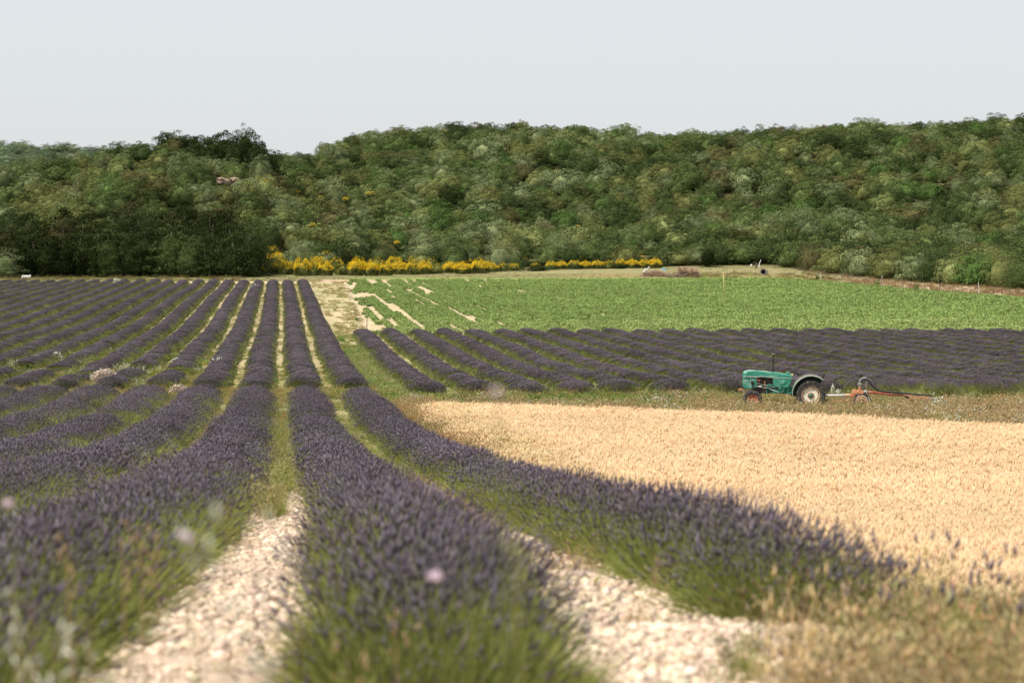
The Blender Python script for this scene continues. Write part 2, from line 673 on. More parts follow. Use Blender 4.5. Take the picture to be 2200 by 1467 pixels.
def crown_mesh(name, seed, lobes, leaves, leaf, mat, tall=1.0, low=-0.35, core=True):
    """unit-ish crown: 1 m radius ellipsoid of leaf clumps sitting at z>0"""
    r = np.random.default_rng(seed)
    i = np.arange(lobes) + 0.5
    ph = np.arccos(1 - (1 - low) * i / lobes)          # from the top down to z=low
    th = math.pi * (1 + 5 ** 0.5) * i + r.uniform(0, 6)
    d = np.stack([np.cos(th) * np.sin(ph), np.sin(th) * np.sin(ph), np.cos(ph)], 1)
    d = norm(d + r.normal(size=d.shape) * 0.12)
    rad = r.uniform(0.62, 0.98, lobes)
    C = d * rad[:, None] * np.array([1, 1, tall])
    R = r.uniform(0.17, 0.31, lobes)
    Ps, Ns, Ss = [], [], []
    for c, q, dd in zip(C, R, d):
        n = int(leaves * (q / 0.25) ** 2)
        v = norm(r.normal(size=(n, 3)) + dd * 0.45 + np.array([0, 0, 0.75]))
        rr = q * r.uniform(0.86, 1.05, n) * (1 + 0.14 * np.sin(v[:, 0] * 9 + seed) * np.sin(v[:, 1] * 8))
        Ps.append(c + v * rr[:, None] * np.array([1.1, 1.1, 0.62]))
        Ns.append(norm(v * np.array([0.8, 0.8, 1.3]) + r.normal(size=(n, 3)) * 0.32))
        Ss.append(r.uniform(0.6, 1.3, n) * leaf)
    # stray sprigs for an uneven outline
    n = lobes * 6
    v = norm(r.normal(size=(n, 3)) + np.array([0, 0, 0.4]))
    Ps.append(v * np.array([1, 1, tall]) * r.uniform(0.8, 1.08, (n, 1)))
    Ns.append(norm(v + r.normal(size=(n, 3)) * 0.8))
    Ss.append(r.uniform(0.5, 1.1, n) * leaf)
    P, Nn, S = np.concatenate(Ps), np.concatenate(Ns), np.concatenate(Ss)
    V, Q = leaf_quads(P, Nn, S, r, aspect=0.7)
    parts = [(Q, 0)]
    if core:
        cv, cf = ICO2
        cv = cv * 0.60 * np.array([1, 1, tall]) * r.uniform(0.85, 1.1, (len(cv), 1))
        cv[:, 2] = np.maximum(cv[:, 2], low * 0.9 * tall)
        parts.append((cf + len(V), 0))
        V = np.concatenate([V, cv])
    V[:, 2] += 0.42 * tall
    return mesh_np(name, V, parts, [mat])


# ------------------------------------------------------------------ scattering through one geometry-nodes group per set of sources
def mats_to_euler(R):
    b = -np.arcsin(np.clip(R[:, 2, 0], -1, 1))
    a = np.arctan2(R[:, 2, 1], R[:, 2, 2])
    c = np.arctan2(R[:, 1, 0], R[:, 0, 0])
    return np.stack([a, b, c], 1)


def aim(dirs, r):
    """euler rotations turning +z to dirs with a random spin"""
    n = len(dirs)
    z = norm(dirs)
    x = norm(np.cross(z, norm(r.normal(size=(n, 3)))))
    y = np.cross(z, x)
    return mats_to_euler(np.stack([x, y, z], 2))


_groups = {}


def scatter_group(key, meshes):
    if key in _groups:
        return _groups[key]
    col = bpy.data.collections.new("source " + key)
    for i, me in enumerate(meshes):
        o = bpy.data.objects.new("%s_%02d" % (key, i), me)
        col.objects.link(o)
    ng = bpy.data.node_groups.new("scatter " + key, 'GeometryNodeTree')
    ng.interface.new_socket("Geometry", in_out='INPUT', socket_type='NodeSocketGeometry')
    ng.interface.new_socket("Geometry", in_out='OUTPUT', socket_type='NodeSocketGeometry')
    N, L = ng.nodes, ng.links
    gi, go = N.new("NodeGroupInput"), N.new("NodeGroupOutput")
    ci = N.new("GeometryNodeCollectionInfo")
    ci.inputs[0].default_value = col
    ci.inputs['Separate Children'].default_value = True
    ci.inputs['Reset Children'].default_value = True
    ip = N.new("GeometryNodeInstanceOnPoints")
    ip.inputs['Pick Instance'].default_value = True

    def named(nm, ty):
        a = N.new("GeometryNodeInputNamedAttribute")
        a.data_type = ty
        a.inputs[0].default_value = nm
        return a.outputs[0]
    er = N.new("FunctionNodeEulerToRotation")
    L.new(named("rot", 'FLOAT_VECTOR'), er.inputs[0])
    L.new(gi.outputs[0], ip.inputs['Points'])
    L.new(ci.outputs[0], ip.inputs['Instance'])
    L.new(named("pick", 'INT'), ip.inputs['Instance Index'])
    L.new(er.outputs[0], ip.inputs['Rotation'])
    L.new(named("scl", 'FLOAT_VECTOR'), ip.inputs['Scale'])
    L.new(ip.outputs[0], go.inputs[0])
    _groups[key] = ng
    return ng


N_INST = [0]


def scatter(name, key, P, rot, scl, pick, tint, parent=None, kind='stuff'):
    n = len(P)
    N_INST[0] += n
    me = bpy.data.meshes.new(name)
    me.vertices.add(n)
    me.vertices.foreach_set("co", np.asarray(P, np.float32).ravel())
    scl = np.asarray(scl, np.float32)
    if scl.ndim == 1:
        scl = np.repeat(scl[:, None], 3, 1)
    for nm, ty, dat, f in (("rot", 'FLOAT_VECTOR', rot, 'vector'), ("scl", 'FLOAT_VECTOR', scl, 'vector'),
                           ("pick", 'INT', pick, 'value'), ("tint", 'FLOAT_COLOR', tint, 'color')):
        a = me.attributes.new(nm, ty, 'POINT')
        dat = np.asarray(dat)
        if nm == "tint":
            dat = np.concatenate([dat, np.ones((n, 1))], 1)
        a.data.foreach_set(f, (dat.astype(np.int32) if ty == 'INT' else dat.astype(np.float32)).ravel())
    o = link(name, me, parent)
    md = o.modifiers.new("scatter", 'NODES')
    md.node_group = _groups[key]
    if kind:
        o["kind"] = kind
    return o


def tints(n, r, base=(1, 1, 1), var=0.15, hue=0.05):
    t = np.array(base)[None, :] * (1 + r.normal(size=(n, 1)) * var) * (1 + r.normal(size=(n, 3)) * hue)
    return np.clip(t, 0.1, 3)


# sources -----------------------------------------------------------
# lavender: 0-2 near flowering, 3 near green, 4-6 middle flowering, 7 middle green, 8-10 far flowering, 11 far green
lav = [lavender_tuft("lavender_tuft", 100 + i, 34, 0.16, 0.24, 0.42, 0.42, 0.0024, 0.066, 0.0056, 0.82, 30) for i in range(3)]
lav += [lavender_tuft("lavender_tuft", 110, 44, 0.16, 0.18, 0.42, 0.45, 0.0027, 0.06, 0.0054, 0.14, 46)]
lav += [lavender_tuft("lavender_tuft", 120 + i, 44, 0.20, 0.20, 0.36, 0.42, 0.0040, 0.075, 0.0088, 0.85, 30) for i in range(3)]
lav += [lavender_tuft("lavender_tuft", 130, 42, 0.20, 0.15, 0.34, 0.45, 0.0048, 0.065, 0.008, 0.2, 50)]
lav += [lavender_tuft("lavender_tuft", 140 + i, 80, 0.30, 0.12, 0.19, 0.45, 0.007, 0.065, 0.014, 0.9, 30) for i in range(3)]
lav += [lavender_tuft("lavender_tuft", 150, 70, 0.30, 0.09, 0.17, 0.5, 0.009, 0.06, 0.012, 0.2, 70)]
scatter_group("lavender", lav)
scatter_group("wheat", [grass_tuft("wheat_patch", 200 + i, 70, 0.30, 0.42, 0.60, 0.05, 0.0035, M['wheat'], 0.10, 0.9, 0.085, 0.009) for i in range(4)] +
              [grass_tuft("wheat_patch", 210 + i, 60, 0.34, 0.40, 0.60, 0.06, 0.006, M['wheat'], 0.12, 0.9, 0.11, 0.014) for i in range(3)])
# grass: 0-1 green short, 2 green tall seeded, 3-4 dry mid, 5 dry tall seeded, 6 coarse far green, 7 coarse far dry, 8 bright leafy weed, 9 white weed
gr = [grass_tuft("grass_tuft", 300 + i, 44, 0.12, 0.08, 0.22, 0.7, 0.0028, M['grass'], 0.35) for i in range(2)]
gr += [grass_tuft("grass_tuft", 303, 40, 0.10, 0.25, 0.55, 0.35, 0.0026, M['grass'], 0.3, 0.6, 0.07, 0.006, M['dry'])]
gr += [grass_tuft("grass_tuft", 305 + i, 44, 0.16, 0.12, 0.34, 0.6, 0.0032, M['dry'], 0.35, 0.3, 0.05, 0.006) for i in range(2)]
gr += [grass_tuft("grass_tuft", 308, 38, 0.14, 0.30, 0.62, 0.35, 0.0030, M['dry'], 0.25, 0.8, 0.08, 0.008)]
gr += [grass_tuft("grass_tuft", 310, 46, 0.40, 0.15, 0.40, 0.4, 0.014, M['grass'], 0.3)]
gr += [grass_tuft("grass_tuft", 311, 46, 0.40, 0.15, 0.45, 0.4, 0.013, M['dry'], 0.3, 0.3, 0.1, 0.02)]
gr += [crop_clump("grass_tuft", 312, 60, 0.25, 0.30, 0.08)]
gr += [grass_tuft("grass_tuft", 313, 26, 0.16, 0.25, 0.55, 0.5, 0.003, M['grass'], 0.3, 0.95, 0.10, 0.020, M['white_weed'])]
gr += [grass_tuft("grass_tuft", 314, 60, 0.30, 0.18, 0.42, 0.8, 0.007, M['dry'], 0.4, 0.2, 0.05, 0.01)]
scatter_group("grass", gr)
scatter_group("crop", [crop_clump("crop_clump", 400 + i, 42, 0.48, 0.34, 0.20) for i in range(4)])
scatter_group("stone", [stone_mesh("stone", 500 + i) for i in range(6)])


# ------------------------------------------------------------------ where the fields are
def row_x(x0, Y):
    return x0 - 1.28 * np.exp(-np.asarray(Y, float) / 7.0) + (vnoise(np.asarray(Y, float), x0 * 3.1, 14, 5) - 0.5) * 0.16


def wheat_left(D):
    return np.interp(D, [8, 14, 20, 30, 50, 66], [4.5, 4.6, 4.7, 4.8, 4.7, 4.8])


def wheat_far(px):
    return np.interp(px, [850, 930, 1400, 2200, 2600], [58, 65, 60, 51, 47])


def crop_left(D):
    return np.interp(D, [140, 165, 200, 240, 293], [6.2, 7.0, 7.6, 8.4, 9.6])


def wood_edge(px):
    """depth at which the trees begin"""
    return np.interp(px, [-400, 0, 540, 575, 700, 1000, 1150, 1430, 1660, 1720, 1800, 1950, 2200, 2600],
                     [296, 300, 305, 322, 318, 318, 326, 342, 346, 330, 312, 288, 258, 236])


def crop_far(px):
    return np.interp(px, [600, 740, 1300, 1650, 1760, 1800, 1950, 2200, 2600], [292, 291, 290, 292, 283, 277, 249, 218, 200])


# ------------------------------------------------------------------ ground sheet
def ground_colour(X, Y):
    D, u = to_du(X, Y)
    px = 1100 + FPX * u / np.maximum(D, 2)
    n = fbm(X * 1.7 + Y * 0.13, Y / 3.0 - X * 0.8, 4, 21)
    n2 = fbm(X, Y, 1.4, 31)
    c = np.empty(X.shape + (3,))
    c[...] = (0.40, 0.32, 0.20)

    def put(mask, col):
        m = np.clip(mask, 0, 1)[..., None]
        c[...] = c * (1 - m) + np.array(col) * m
    put(1 - sstep(24, 48, D), (0.50, 0.385, 0.295))                     # limestone rubble near the camera
    put(sstep(26, 40, D) * (1 - sstep(95, 135, D)) * 0.6, (0.26, 0.25, 0.10))   # grassed furrows
    put(sstep(0.40, 0.75, n) * sstep(50, 90, D) * 0.6, (0.25, 0.25, 0.12))
    # left weedy corner
    put(sstep(84, 92, D) * (1 - sstep(118, 135, D)) * (1 - sstep(-14, -9, X)) * 0.9, (0.13, 0.14, 0.05))
    # track between the fields
    tr = sstep(3.8, 4.3, X) * (1 - sstep(-0.6, 0.6, X - crop_left(D))) * sstep(80, 90, D)
    put(tr * 0.9, (0.38, 0.32, 0.19))
    put(tr * sstep(0.25, 0.85, n) * 0.6, (0.30, 0.30, 0.15))
    put(tr * sstep(0.5, 0.9, np.exp(-((X - crop_left(D) + 0.3) / 0.7) ** 2)) * sstep(150, 160, D), (0.56, 0.45, 0.34))
    put(0.5 * tr * np.exp(-((X - 5.4) / 0.6) ** 2) * sstep(130, 150, D) * (1 - sstep(185, 220, D)) * 0.8, (0.62, 0.47, 0.34))
    # wheat stubble soil
    wh = sstep(0, 0.5, X - wheat_left(D)) * (1 - sstep(-0.5, 0.5, D - wheat_far(px)))
    put(wh, (0.60, 0.45, 0.28))
    # verge before the tractor
    vg = sstep(3.9, 4.6, X) * (1 - wh) * (1 - sstep(82, 92, D)) * sstep(10, 14, D)
    put(vg * 0.85, (0.25, 0.22, 0.11))
    # right lavender field soil, mostly weeds below
    put(sstep(5.0, 6.2, X) * sstep(80, 86, D) * (1 - sstep(148, 151, D)) * sstep(9, 18, X) * 0.7, (0.17, 0.16, 0.07))
    # crop soil
    cf = crop_far(px)
    cr = sstep(-0.2, 0.3, X - crop_left(D)) * sstep(149, 151, D) * (1 - sstep(-1, 1, D - cf))
    put(cr, (0.44, 0.36, 0.23))
    put(cr * sstep(16, 40, X - crop_left(D)) * 0.75, (0.19, 0.25, 0.09))
    put(cr * (1 - sstep(152, 168, D + (n2 - 0.5) * 12)) * sstep(14, 22, X) * 0.7, (0.36, 0.38, 0.17))
    # beyond the fields: strips
    by = sstep(-1, 1, D - np.where(X > crop_left(D), cf, 282))
    put(by, (0.19, 0.175, 0.085))
    pinky = by * (1 - sstep(2.0, 4.5, D - cf + (n2 - .5) * 3)) * (X > 6)
    put(pinky, (0.46, 0.34, 0.23))
    put(sstep(280, 283, D) * (1 - sstep(286, 288, D + (n - .5) * 4)) * (X < 9) * 0.9, (0.52, 0.42, 0.27))
    grn = by * sstep(4, 6, D - cf) * (1 - sstep(9.5, 12, D - cf)) * sstep(8, 12, X) * (px < 1800)
    put(grn * 0.8, (0.20, 0.27, 0.08))
    olv = by * sstep(11, 13, D - cf) * (1 - sstep(24, 26, D - cf)) * sstep(1150, 1300, px) * (px < 1760)
    put(olv * 0.85, (0.24, 0.20, 0.09))
    pale = by * sstep(24, 26, D - cf) * (1 - sstep(40, 44, D - cf)) * sstep(8, 12, X) * (px < 1720)
    put(pale * 0.8, (0.25, 0.23, 0.12))
    rd = sstep(1780, 1880, px) * sstep(0, 1.5, D - cf)
    put(rd, (0.36, 0.29, 0.185))
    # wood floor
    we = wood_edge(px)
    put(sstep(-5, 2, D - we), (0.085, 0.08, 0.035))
    put(sstep(345, 365, D) * sstep(0.62, 0.72, fbm(X, Y, 22, 77)) * 0.7, (0.22, 0.18, 0.10))
    return c * (0.86 + 0.28 * n2[..., None])


def build_ground():
    th = np.linspace(math.radians(-33), math.radians(33), 560)
    Dd = np.concatenate([np.exp(np.linspace(math.log(0.8), math.log(100), 260)), np.arange(100.8, 345, 0.8), np.linspace(346, 760, 110)])
    TT, DD = np.meshgrid(np.tan(th), Dd)
    X, Y = to_xy(DD, DD * TT)
    Z = H(X, Y)
    nr, nc = X.shape
    V = np.stack([X, Y, Z], -1).reshape(-1, 3)
    idx = np.arange(nr * nc).reshape(nr, nc)
    Q = np.stack([idx[:-1, :-1], idx[:-1, 1:], idx[1:, 1:], idx[1:, :-1]], -1)
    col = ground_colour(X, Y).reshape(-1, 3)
    cut = int(np.searchsorted(Dd, 345))
    for name, sel in (("ground", slice(0, cut)), ("hill", slice(cut, None))):
        q = Q[sel].reshape(-1, 4)
        used = np.unique(q)
        remap = np.zeros(len(V), int)
        remap[used] = np.arange(len(used))
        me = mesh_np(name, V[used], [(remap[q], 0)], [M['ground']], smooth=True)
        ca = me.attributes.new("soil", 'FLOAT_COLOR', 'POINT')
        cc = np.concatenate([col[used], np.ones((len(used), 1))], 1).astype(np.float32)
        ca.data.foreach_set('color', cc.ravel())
        o = link(name, me)
        tag(o, None, None, kind='structure')
    # land all round out to the horizon, below the built sheet
    s = 4500.0
    g = np.array([(-s, -s, -14), (s, -s, -14), (s, s, -14), (-s, s, -14)], float)
    me = mesh_np("plain", g, [(np.array([[0, 1, 2, 3]]), 0)], [M['ground']])
    ca = me.attributes.new("soil", 'FLOAT_COLOR', 'POINT')
    ca.data.foreach_set('color', np.tile([0.10, 0.11, 0.05, 1], 4).astype(np.float32))
    tag(link("plain", me), kind='structure')
    # the next hill, far off on the left
    th = np.linspace(-0.62, 0.02, 160)
    dd = np.linspace(900, 1500, 40)
    TT, DD = np.meshgrid(th, dd)
    X, Y = to_xy(DD, DD * TT)
    px = 1100 + FPX * TT
    yr = np.interp(px, [-2000, -300, 0, 120, 240, 420, 900], [285, 303, 299, 306, 316, 345, 400])
    zr = (650 - yr) / FPX * 1200 - 6
    Z = zr - np.abs(DD - 1200) ** 1.25 * 0.035 + ZC + (fbm(X, Y, 90, 4) - 0.5) * 8
    nr, nc = X.shape
    idx = np.arange(nr * nc).reshape(nr, nc)
    Q = np.stack([idx[:-1, :-1], idx[:-1, 1:], idx[1:, 1:], idx[1:, :-1]], -1).reshape(-1, 4)
    me = mesh_np("distant_hill", np.stack([X, Y, Z], -1).reshape(-1, 3), [(Q, 0)], [M['ground']], smooth=True)
    ca = me.attributes.new("soil", 'FLOAT_COLOR', 'POINT')
    ca.data.foreach_set('color', np.tile([0.07, 0.08, 0.035, 1], nr * nc).astype(np.float32))
    tag(link("distant_hill", me), kind='structure')
    return X, Y, Z


FX, FY, FZ = build_ground()


# ------------------------------------------------------------------ ordinals
_ones = ["", "first", "second", "third", "fourth", "fifth", "sixth", "seventh", "eighth", "ninth", "tenth", "eleventh", "twelfth", "thirteenth",
         "fourteenth", "fifteenth", "sixteenth", "seventeenth", "eighteenth", "nineteenth"]
_tens = {2: "twent", 3: "thirt", 4: "fort", 5: "fift"}


def ordinal(n):
    if n < 20:
        return _ones[n]
    t, o = divmod(n, 10)
    return _tens[t] + ("ieth" if o == 0 else "y-" + _ones[o])


# ------------------------------------------------------------------ lavender rows
def lavender_row(x0, y0, y1, label, group, gaps=(), w=1.12, h=0.26, rich=1.0, patchy=0.0):
    """one clipped hedge of lavender along +Y; Y range y0..y1"""
    root = empty("lavender_row", (0, 0, 0))
    cy = (y0 + y1) / 2
    ox, oy = float(row_x(x0, cy)), cy
    oz = float(H(ox, oy))
    root.location = (ox, oy, oz)
    tag(root, label, "lavender row", group)
    step = 0.25 if y1 < 100 else 0.9
    t = np.arange(y0, y1 + step * 0.5, step)

    def shape(Y):
        e = np.minimum(Y - y0, y1 - Y)
        k = np.sqrt(np.clip(1 - np.clip(1 - e / 0.7, 0, 1) ** 2, 0, 1))
        for a, b in gaps:
            inside = np.clip(np.minimum(Y - a, b - Y) / 0.8 + 0.5, 0, 1)
            k = k * (1 - inside)
        nz = vnoise(Y, x0 * 2.7, 2.6, 17)
        big = vnoise(Y, x0 * 1.9, 9.0, 18)
        if patchy:
            k = k * (1 - patchy * sstep(0.45, 0.62, vnoise(Y, x0 * 2.2, 6.5, 23)))
        far = sstep(14, 38, Y)
        return k, w * (0.88 + 0.12 * far) * (0.9 + 0.2 * nz) * (0.35 + 0.65 * k), (0.45 + 0.55 * far) * h * (0.74 + 0.14 * nz + 0.22 * big + 0.16 * vnoise(Y, x0 * 3.3, 0.8, 19)) * k
    k, ww, hh = shape(t)
    X = row_x(x0, t)
    ph = np.linspace(0, math.pi, 9)
    PX = X[:, None] + np.cos(ph)[None, :] * ww[:, None] / 2
    PY = np.repeat(t[:, None], 9, 1) + (_hash(np.arange(len(t))[:, None] + 0 * ph[None, :], np.arange(9)[None, :] + 0 * t[:, None], 5) - .5) * step * 0.3
    PZ = H(PX, PY) - 0.04 + (np.sin(ph)[None, :] ** 0.8) * hh[:, None] * (0.9 + 0.2 * _hash(np.floor(PY * 3), np.arange(9)[None, :] + 0 * PY, 8))
    V = np.stack([PX - ox, PY - oy, PZ - oz], -1).reshape(-1, 3)
    idx = np.arange(V.shape[0]).reshape(len(t), 9)
    Q = np.stack([idx[:-1, :-1], idx[:-1, 1:], idx[1:, 1:], idx[1:, :-1]], -1).reshape(-1, 4)
    if len(gaps) or patchy:
        keep = (k[:-1, None] > 0.06) & np.ones((1, 8), bool)
        Q = Q[keep.ravel()]
    link("leaf_mound", mesh_np("leaf_mound", V, [(Q, 0)], [M['lav_mound']], smooth=True), root)
    # stems and flower heads
    P, Rr, S, K, T = [], [], [], [], []
    r = np.random.default_rng(int(abs(x0) * 100) + int(y0) + (7 if x0 < 0 else 0))
    for lod, (a, b, dens, sc) in enumerate(((0, 26, 18.0, 1.0), (26, 80, 12.0, 1.0), (80, 400, 8.0, 1.0))):
        ya, yb = max(y0, a), min(y1, b)
        if yb <= ya:
            continue
        L_ = yb - ya
        n = int(L_ * 2.05 * dens)
        Y = r.uniform(ya, yb, n)
        if ya == y0:
            Y = np.concatenate([Y, ya + 0.9 * r.uniform(size=int(2.6 * dens)) ** 1.3])
            n = len(Y)
        phi = np.arccos(np.clip(r.uniform(-1, 1, n) * 1.0, -1, 1)) * 0.55 + r.uniform(0, math.pi, n) * 0.45
        k, ww, hh = shape(Y)
        ok = (r.uniform(size=n) < k * 1.6) & (k > 0.12)
        Y, phi, k, ww, hh = Y[ok], phi[ok], k[ok], ww[ok], hh[ok]
        n = len(Y)
        X = row_x(x0, Y) + np.cos(phi) * ww / 2
        Z = H(X, Y) - 0.02 + np.sin(phi) ** 0.8 * hh
        e = np.minimum(Y - y0, y1 - Y)
        fwd = np.where(Y - y0 < y1 - Y, -1, 1) * np.clip(1 - e / 0.7, 0, 1)
        d = np.stack([np.cos(phi) * 0.72, fwd * 0.7 + r.normal(size=n) * 0.12, np.sin(phi) * 0.75 + 0.38], 1)
        gp = fbm(X * 1.0, Y * 1.0, 2.2, 41, 2)
        side = 1 - np.sin(phi)
        thr = 0.12 + np.where(Y > 84, 5.0 * np.maximum(side - 0.05, 0), np.where(Y > 28, 1.7 * np.maximum(side - 0.06, 0), 1.7 * side)) + 0.40 * sstep(0.56, 0.74, gp) + 0.40 * np.abs(fwd) + (1 - rich) * np.where(x0 > 4.5, (1 - sstep(90, 135, Y)), 1)
        green = r.uniform(size=n) < thr
        pick = np.where(green, lod * 4 + 3, lod * 4 + r.integers(0, 3, n))
        hgt = 0.96 * (0.9 + 0.2 * vnoise(Y, x0 * 3.3, 0.8, 19)) * np.where(green, 0.85, 1.0) * r.uniform(0.85, 1.12, n) * (0.8 + 0.3 * k)
        P.append(np.stack([X - ox, Y - oy, Z - oz], 1))
        Rr.append(aim(d, r))
        S.append(np.stack([r.uniform(0.9, 1.15, n), r.uniform(0.9, 1.15, n), hgt], 1) * sc)
        K.append(pick)
        tt = tints(n, r, (1, 1, 1), 0.14, 0.04)
        dull = vnoise(X, Y, 5.0, 51)
        tt *= (0.85 + 0.3 * dull)[:, None]
        if lod == 2:
            tt *= np.array([0.95, 0.97, 0.89])
        T.append(tt)
    scatter("flower_stems", "lavender", np.concatenate(P), np.concatenate(Rr), np.concatenate(S), np.concatenate(K), np.concatenate(T), root)
    return root


def ylim(x0, dmax):
    return (dmax - x0 * SA) / CA


GU = "rows of the far left lavender field"
for k in range(0, 24):
    x0 = 3.0 - 2 * k
    y0 = ylim(x0, 85.4 + 0.9 * math.sin(k * 2.1))
    y1 = ylim(x0, 280.5 + 1.0 * math.sin(k * 1.3))
    gaps = []
    if k in (4, 5, 6, 7, 8, 9, 10, 11):
        gaps.append((y0 + 4 + (k * 37 % 11), y0 + 8 + (k * 37 % 11) + k % 3))
    # drop what lies well outside the picture on the left
    Ys = np.linspace(y0, y1, 200)
    pxs = proj(np.full(200, x0), Ys, H(np.full(200, x0), Ys))[0]
    vis = Ys[pxs > -260]
    if len(vis) == 0:
        continue
    y0 = max(y0, float(vis[0]))
    lab = "long lavender row running uphill beside the sandy track" if k == 0 else \
        "long uphill lavender row, %s left of the one beside the sandy track" % ordinal(k)
    lavender_row(x0, y0, y1, lab, GU, gaps, w=1.36, h=0.40, rich=0.97)

GL = "rows of the near lavender field"
low = [(3.0, 10.2, 78.8, (), "near lavender row along the wheat, its green end over the stones"),
       (1.0, 7.2, 78.6, (), "wide near lavender row in the middle with a bright green near end"),
       (-1.0, 6.9, 78.8, (), "near lavender row left of the stony path reaching the bottom left corner"),
       (-3.0, 12.0, 80.2, (), "near lavender row curving to the left edge, second left of the stony path"),
       (-5.0, 18.0, 80.5, ((60.0, 63.5),), "near lavender row broken by a grassy gap, third left of the stony path"),
       (-7.0, 26.0, 82.0, ((70.5, 72.5),), "near lavender row with a short gap, fourth left of the stony path"),
       (-9.0, 34.0, 83.0, (), "near lavender row at the left edge, fifth left of the stony path"),
       (-11.0, 42.0, 83.5, ((66.0, 68.0),), "near lavender row at the left edge, sixth left of the stony path"),
       (-13.0, 50.0, 84.0, (), "low lavender row at the left edge just below the weedy patch")]
for x0, a, b, gp, lab in low:
    lavender_row(x0, a, b, lab, GL, gp, w=1.20 if x0 > 0 else 1.40, h=0.22 if x0 > 0 else 0.27)

GR = "rows of the right lavender field behind the tractor"
for k in range(29):
    x0 = 5.9 + 2 * k
    dn = 82.0 - 0.0 * k - 4.0 * min(1.0, max(0.0, (k - 6) / 10))
    y0, y1 = ylim(x0, dn + math.sin(k * 1.7)), ylim(x0, 150 + 0.8 * math.sin(k * 2.3))
    lab = "slanting lavender row of the right field, nearest the grassy track" if k == 0 else \
        "slanting right-field lavender row, %s right of the one by the track" % ordinal(k)
    Ys = np.linspace(y0, y1, 200)
    pxs = proj(np.full(200, x0), Ys, H(np.full(200, x0), Ys))[0]
    vis = Ys[pxs < 2450]
    if len(vis) < 5:
        continue
    y0 = max(y0, float(vis[0]))
    lavender_row(x0, y0, y1, lab, GR, w=1.34, h=0.38, rich=0.98 if k < 6 else 0.93)


# ------------------------------------------------------------------ wheat
def in_frame(X, Y, Z, m=140):
    px, py, D = proj(X, Y, Z)
    return (px > -m) & (px < 2200 + m) & (py < 1467 + m * 1.5) & (D > 1.0)


r = np.random.default_rng(3)
D = 11 + (66 - 11) * r.uniform(size=88000) ** 0.8
u = r.uniform(-0.06, 0.30, 88000) * D
X, Y = to_xy(D, u)
Z = H(X, Y)
px = 1100 + FPX * u / D
edge = X - wheat_left(D) + (vnoise(X, Y, 0.9, 61) - 0.5) * 0.6
dens = np.clip(D / 66, 0.2, 1) ** 1.0
ok = (edge > 0) & (D < wheat_far(px) + (vnoise(X, Y, 0.8, 62) - .5) * 0.8) & (D > 12.2 + (vnoise(X, Y, 1.5, 63) - .5) * 2.0) & in_frame(X, Y, Z)
X, Y, Z, D = X[ok], Y[ok], Z[ok], D[ok]
n = len(X)
pick = np.where(D < 32, r.integers(0, 4, n), r.integers(4, 7, n))
wn_ = fbm(X, Y, 5, 64)
sc = np.stack([np.ones(n), np.ones(n), r.uniform(0.88, 1.1, n) * (0.72 + 0.28 * sstep(13, 20, D)) * (0.9 + 0.2 * wn_)], 1)
eu = np.stack([r.normal(size=n) * 0.06, r.normal(size=n) * 0.06, r.uniform(0, 6.28, n)], 1)
tt = tints(n, r, (1.0, 1.0, 1.0), 0.07, 0.03) * (0.9 + 0.2 * wn_)[:, None]
grn = (edge[ok] < 0.8) & (r.uniform(size=n) < 0.5)
tt[grn] *= np.array([0.8, 0.82, 0.7])
o = scatter("wheat_field", "wheat", np.stack([X, Y, Z - 0.02], 1), eu, sc, pick, tt)
tag(o, "ripe pale golden wheat standing right of the near lavender row", "wheat")


# ------------------------------------------------------------------ grasses
def put_grass(name, label, cat, X, Y, pick, scl, tint, lean=0.08):
    n = len(X)
    eu = np.stack([r.normal(size=n) * lean, r.normal(size=n) * lean, r.uniform(0, 6.28, n)], 1)
    o = scatter(name, "grass", np.stack([X, Y, H(X, Y) - 0.015], 1), eu, scl, pick, tint)
    tag(o, label, cat)
    return o


# dry border between the near lavender row and the wheat, widening to the lower right corner
n = 26000
D = 7.0 + (72 - 7) * r.uniform(size=n) ** 1.15
Xr = r.uniform(1.7, 7.5, n)
Y = (D - Xr * SA) / CA
X = Xr
DD_, uu_ = to_du(X, Y)
px = 1100 + FPX * uu_ / DD_
lft = np.where(D < 12.5, 3.25 - (12.5 - D) * 0.32, 3.85 - 0.3 * (1 - sstep(12, 20, D)))
rgt = np.where(D < 12.4, 9.0, wheat_left(D) + 0.25)
lft = lft + (vnoise(X, Y, 0.5, 97) - 0.5) * 0.7 + np.abs(r.normal(size=n)) * 0.12
ok = (X > lft) & (r.uniform(size=n) > 0.85 * (1 - np.clip((X - lft) / 1.0, 0, 1)) * (D < 16)) & (X < rgt) & in_frame(X, Y, H(X, Y), 300)
X, Y, D = X[ok], Y[ok], D[ok]
n = len(X)
q = r.uniform(size=n)
nz = vnoise(X, Y, 2.2, 81)
pick = np.select([q < 0.20, q < 0.36, q < 0.60 + 0.1 * nz, q < 0.84], [3, 4, 5, 0], 2)
pick = np.where((D > 32) & (q < 0.75), 10, pick)
tt = tints(n, r, (0.98, 0.94, 0.86), 0.28, 0.07)
tt[nz > 0.55] *= np.array([1.05, 0.88, 0.78])
nz2 = vnoise(X, Y, 0.8, 83)
tt[(nz2 > 0.6) & (D < 14)] *= np.array([0.78, 0.82, 0.86])
tt[(nz2 < 0.3)] *= 1.2
pick = np.where((nz2 > 0.68) & (D < 14), np.where(q < .5, 0, 2), pick)
sz = r.uniform(0.6, 1.3, n) * np.interp(D, [7, 12, 18, 60], [0.60, 0.66, 0.8, 1.0])
put_grass("dry_grass", "brown dry grass strip between the near lavender row and the wheat", "grass", X, Y, pick, np.stack([sz, sz, sz], 1), tt)

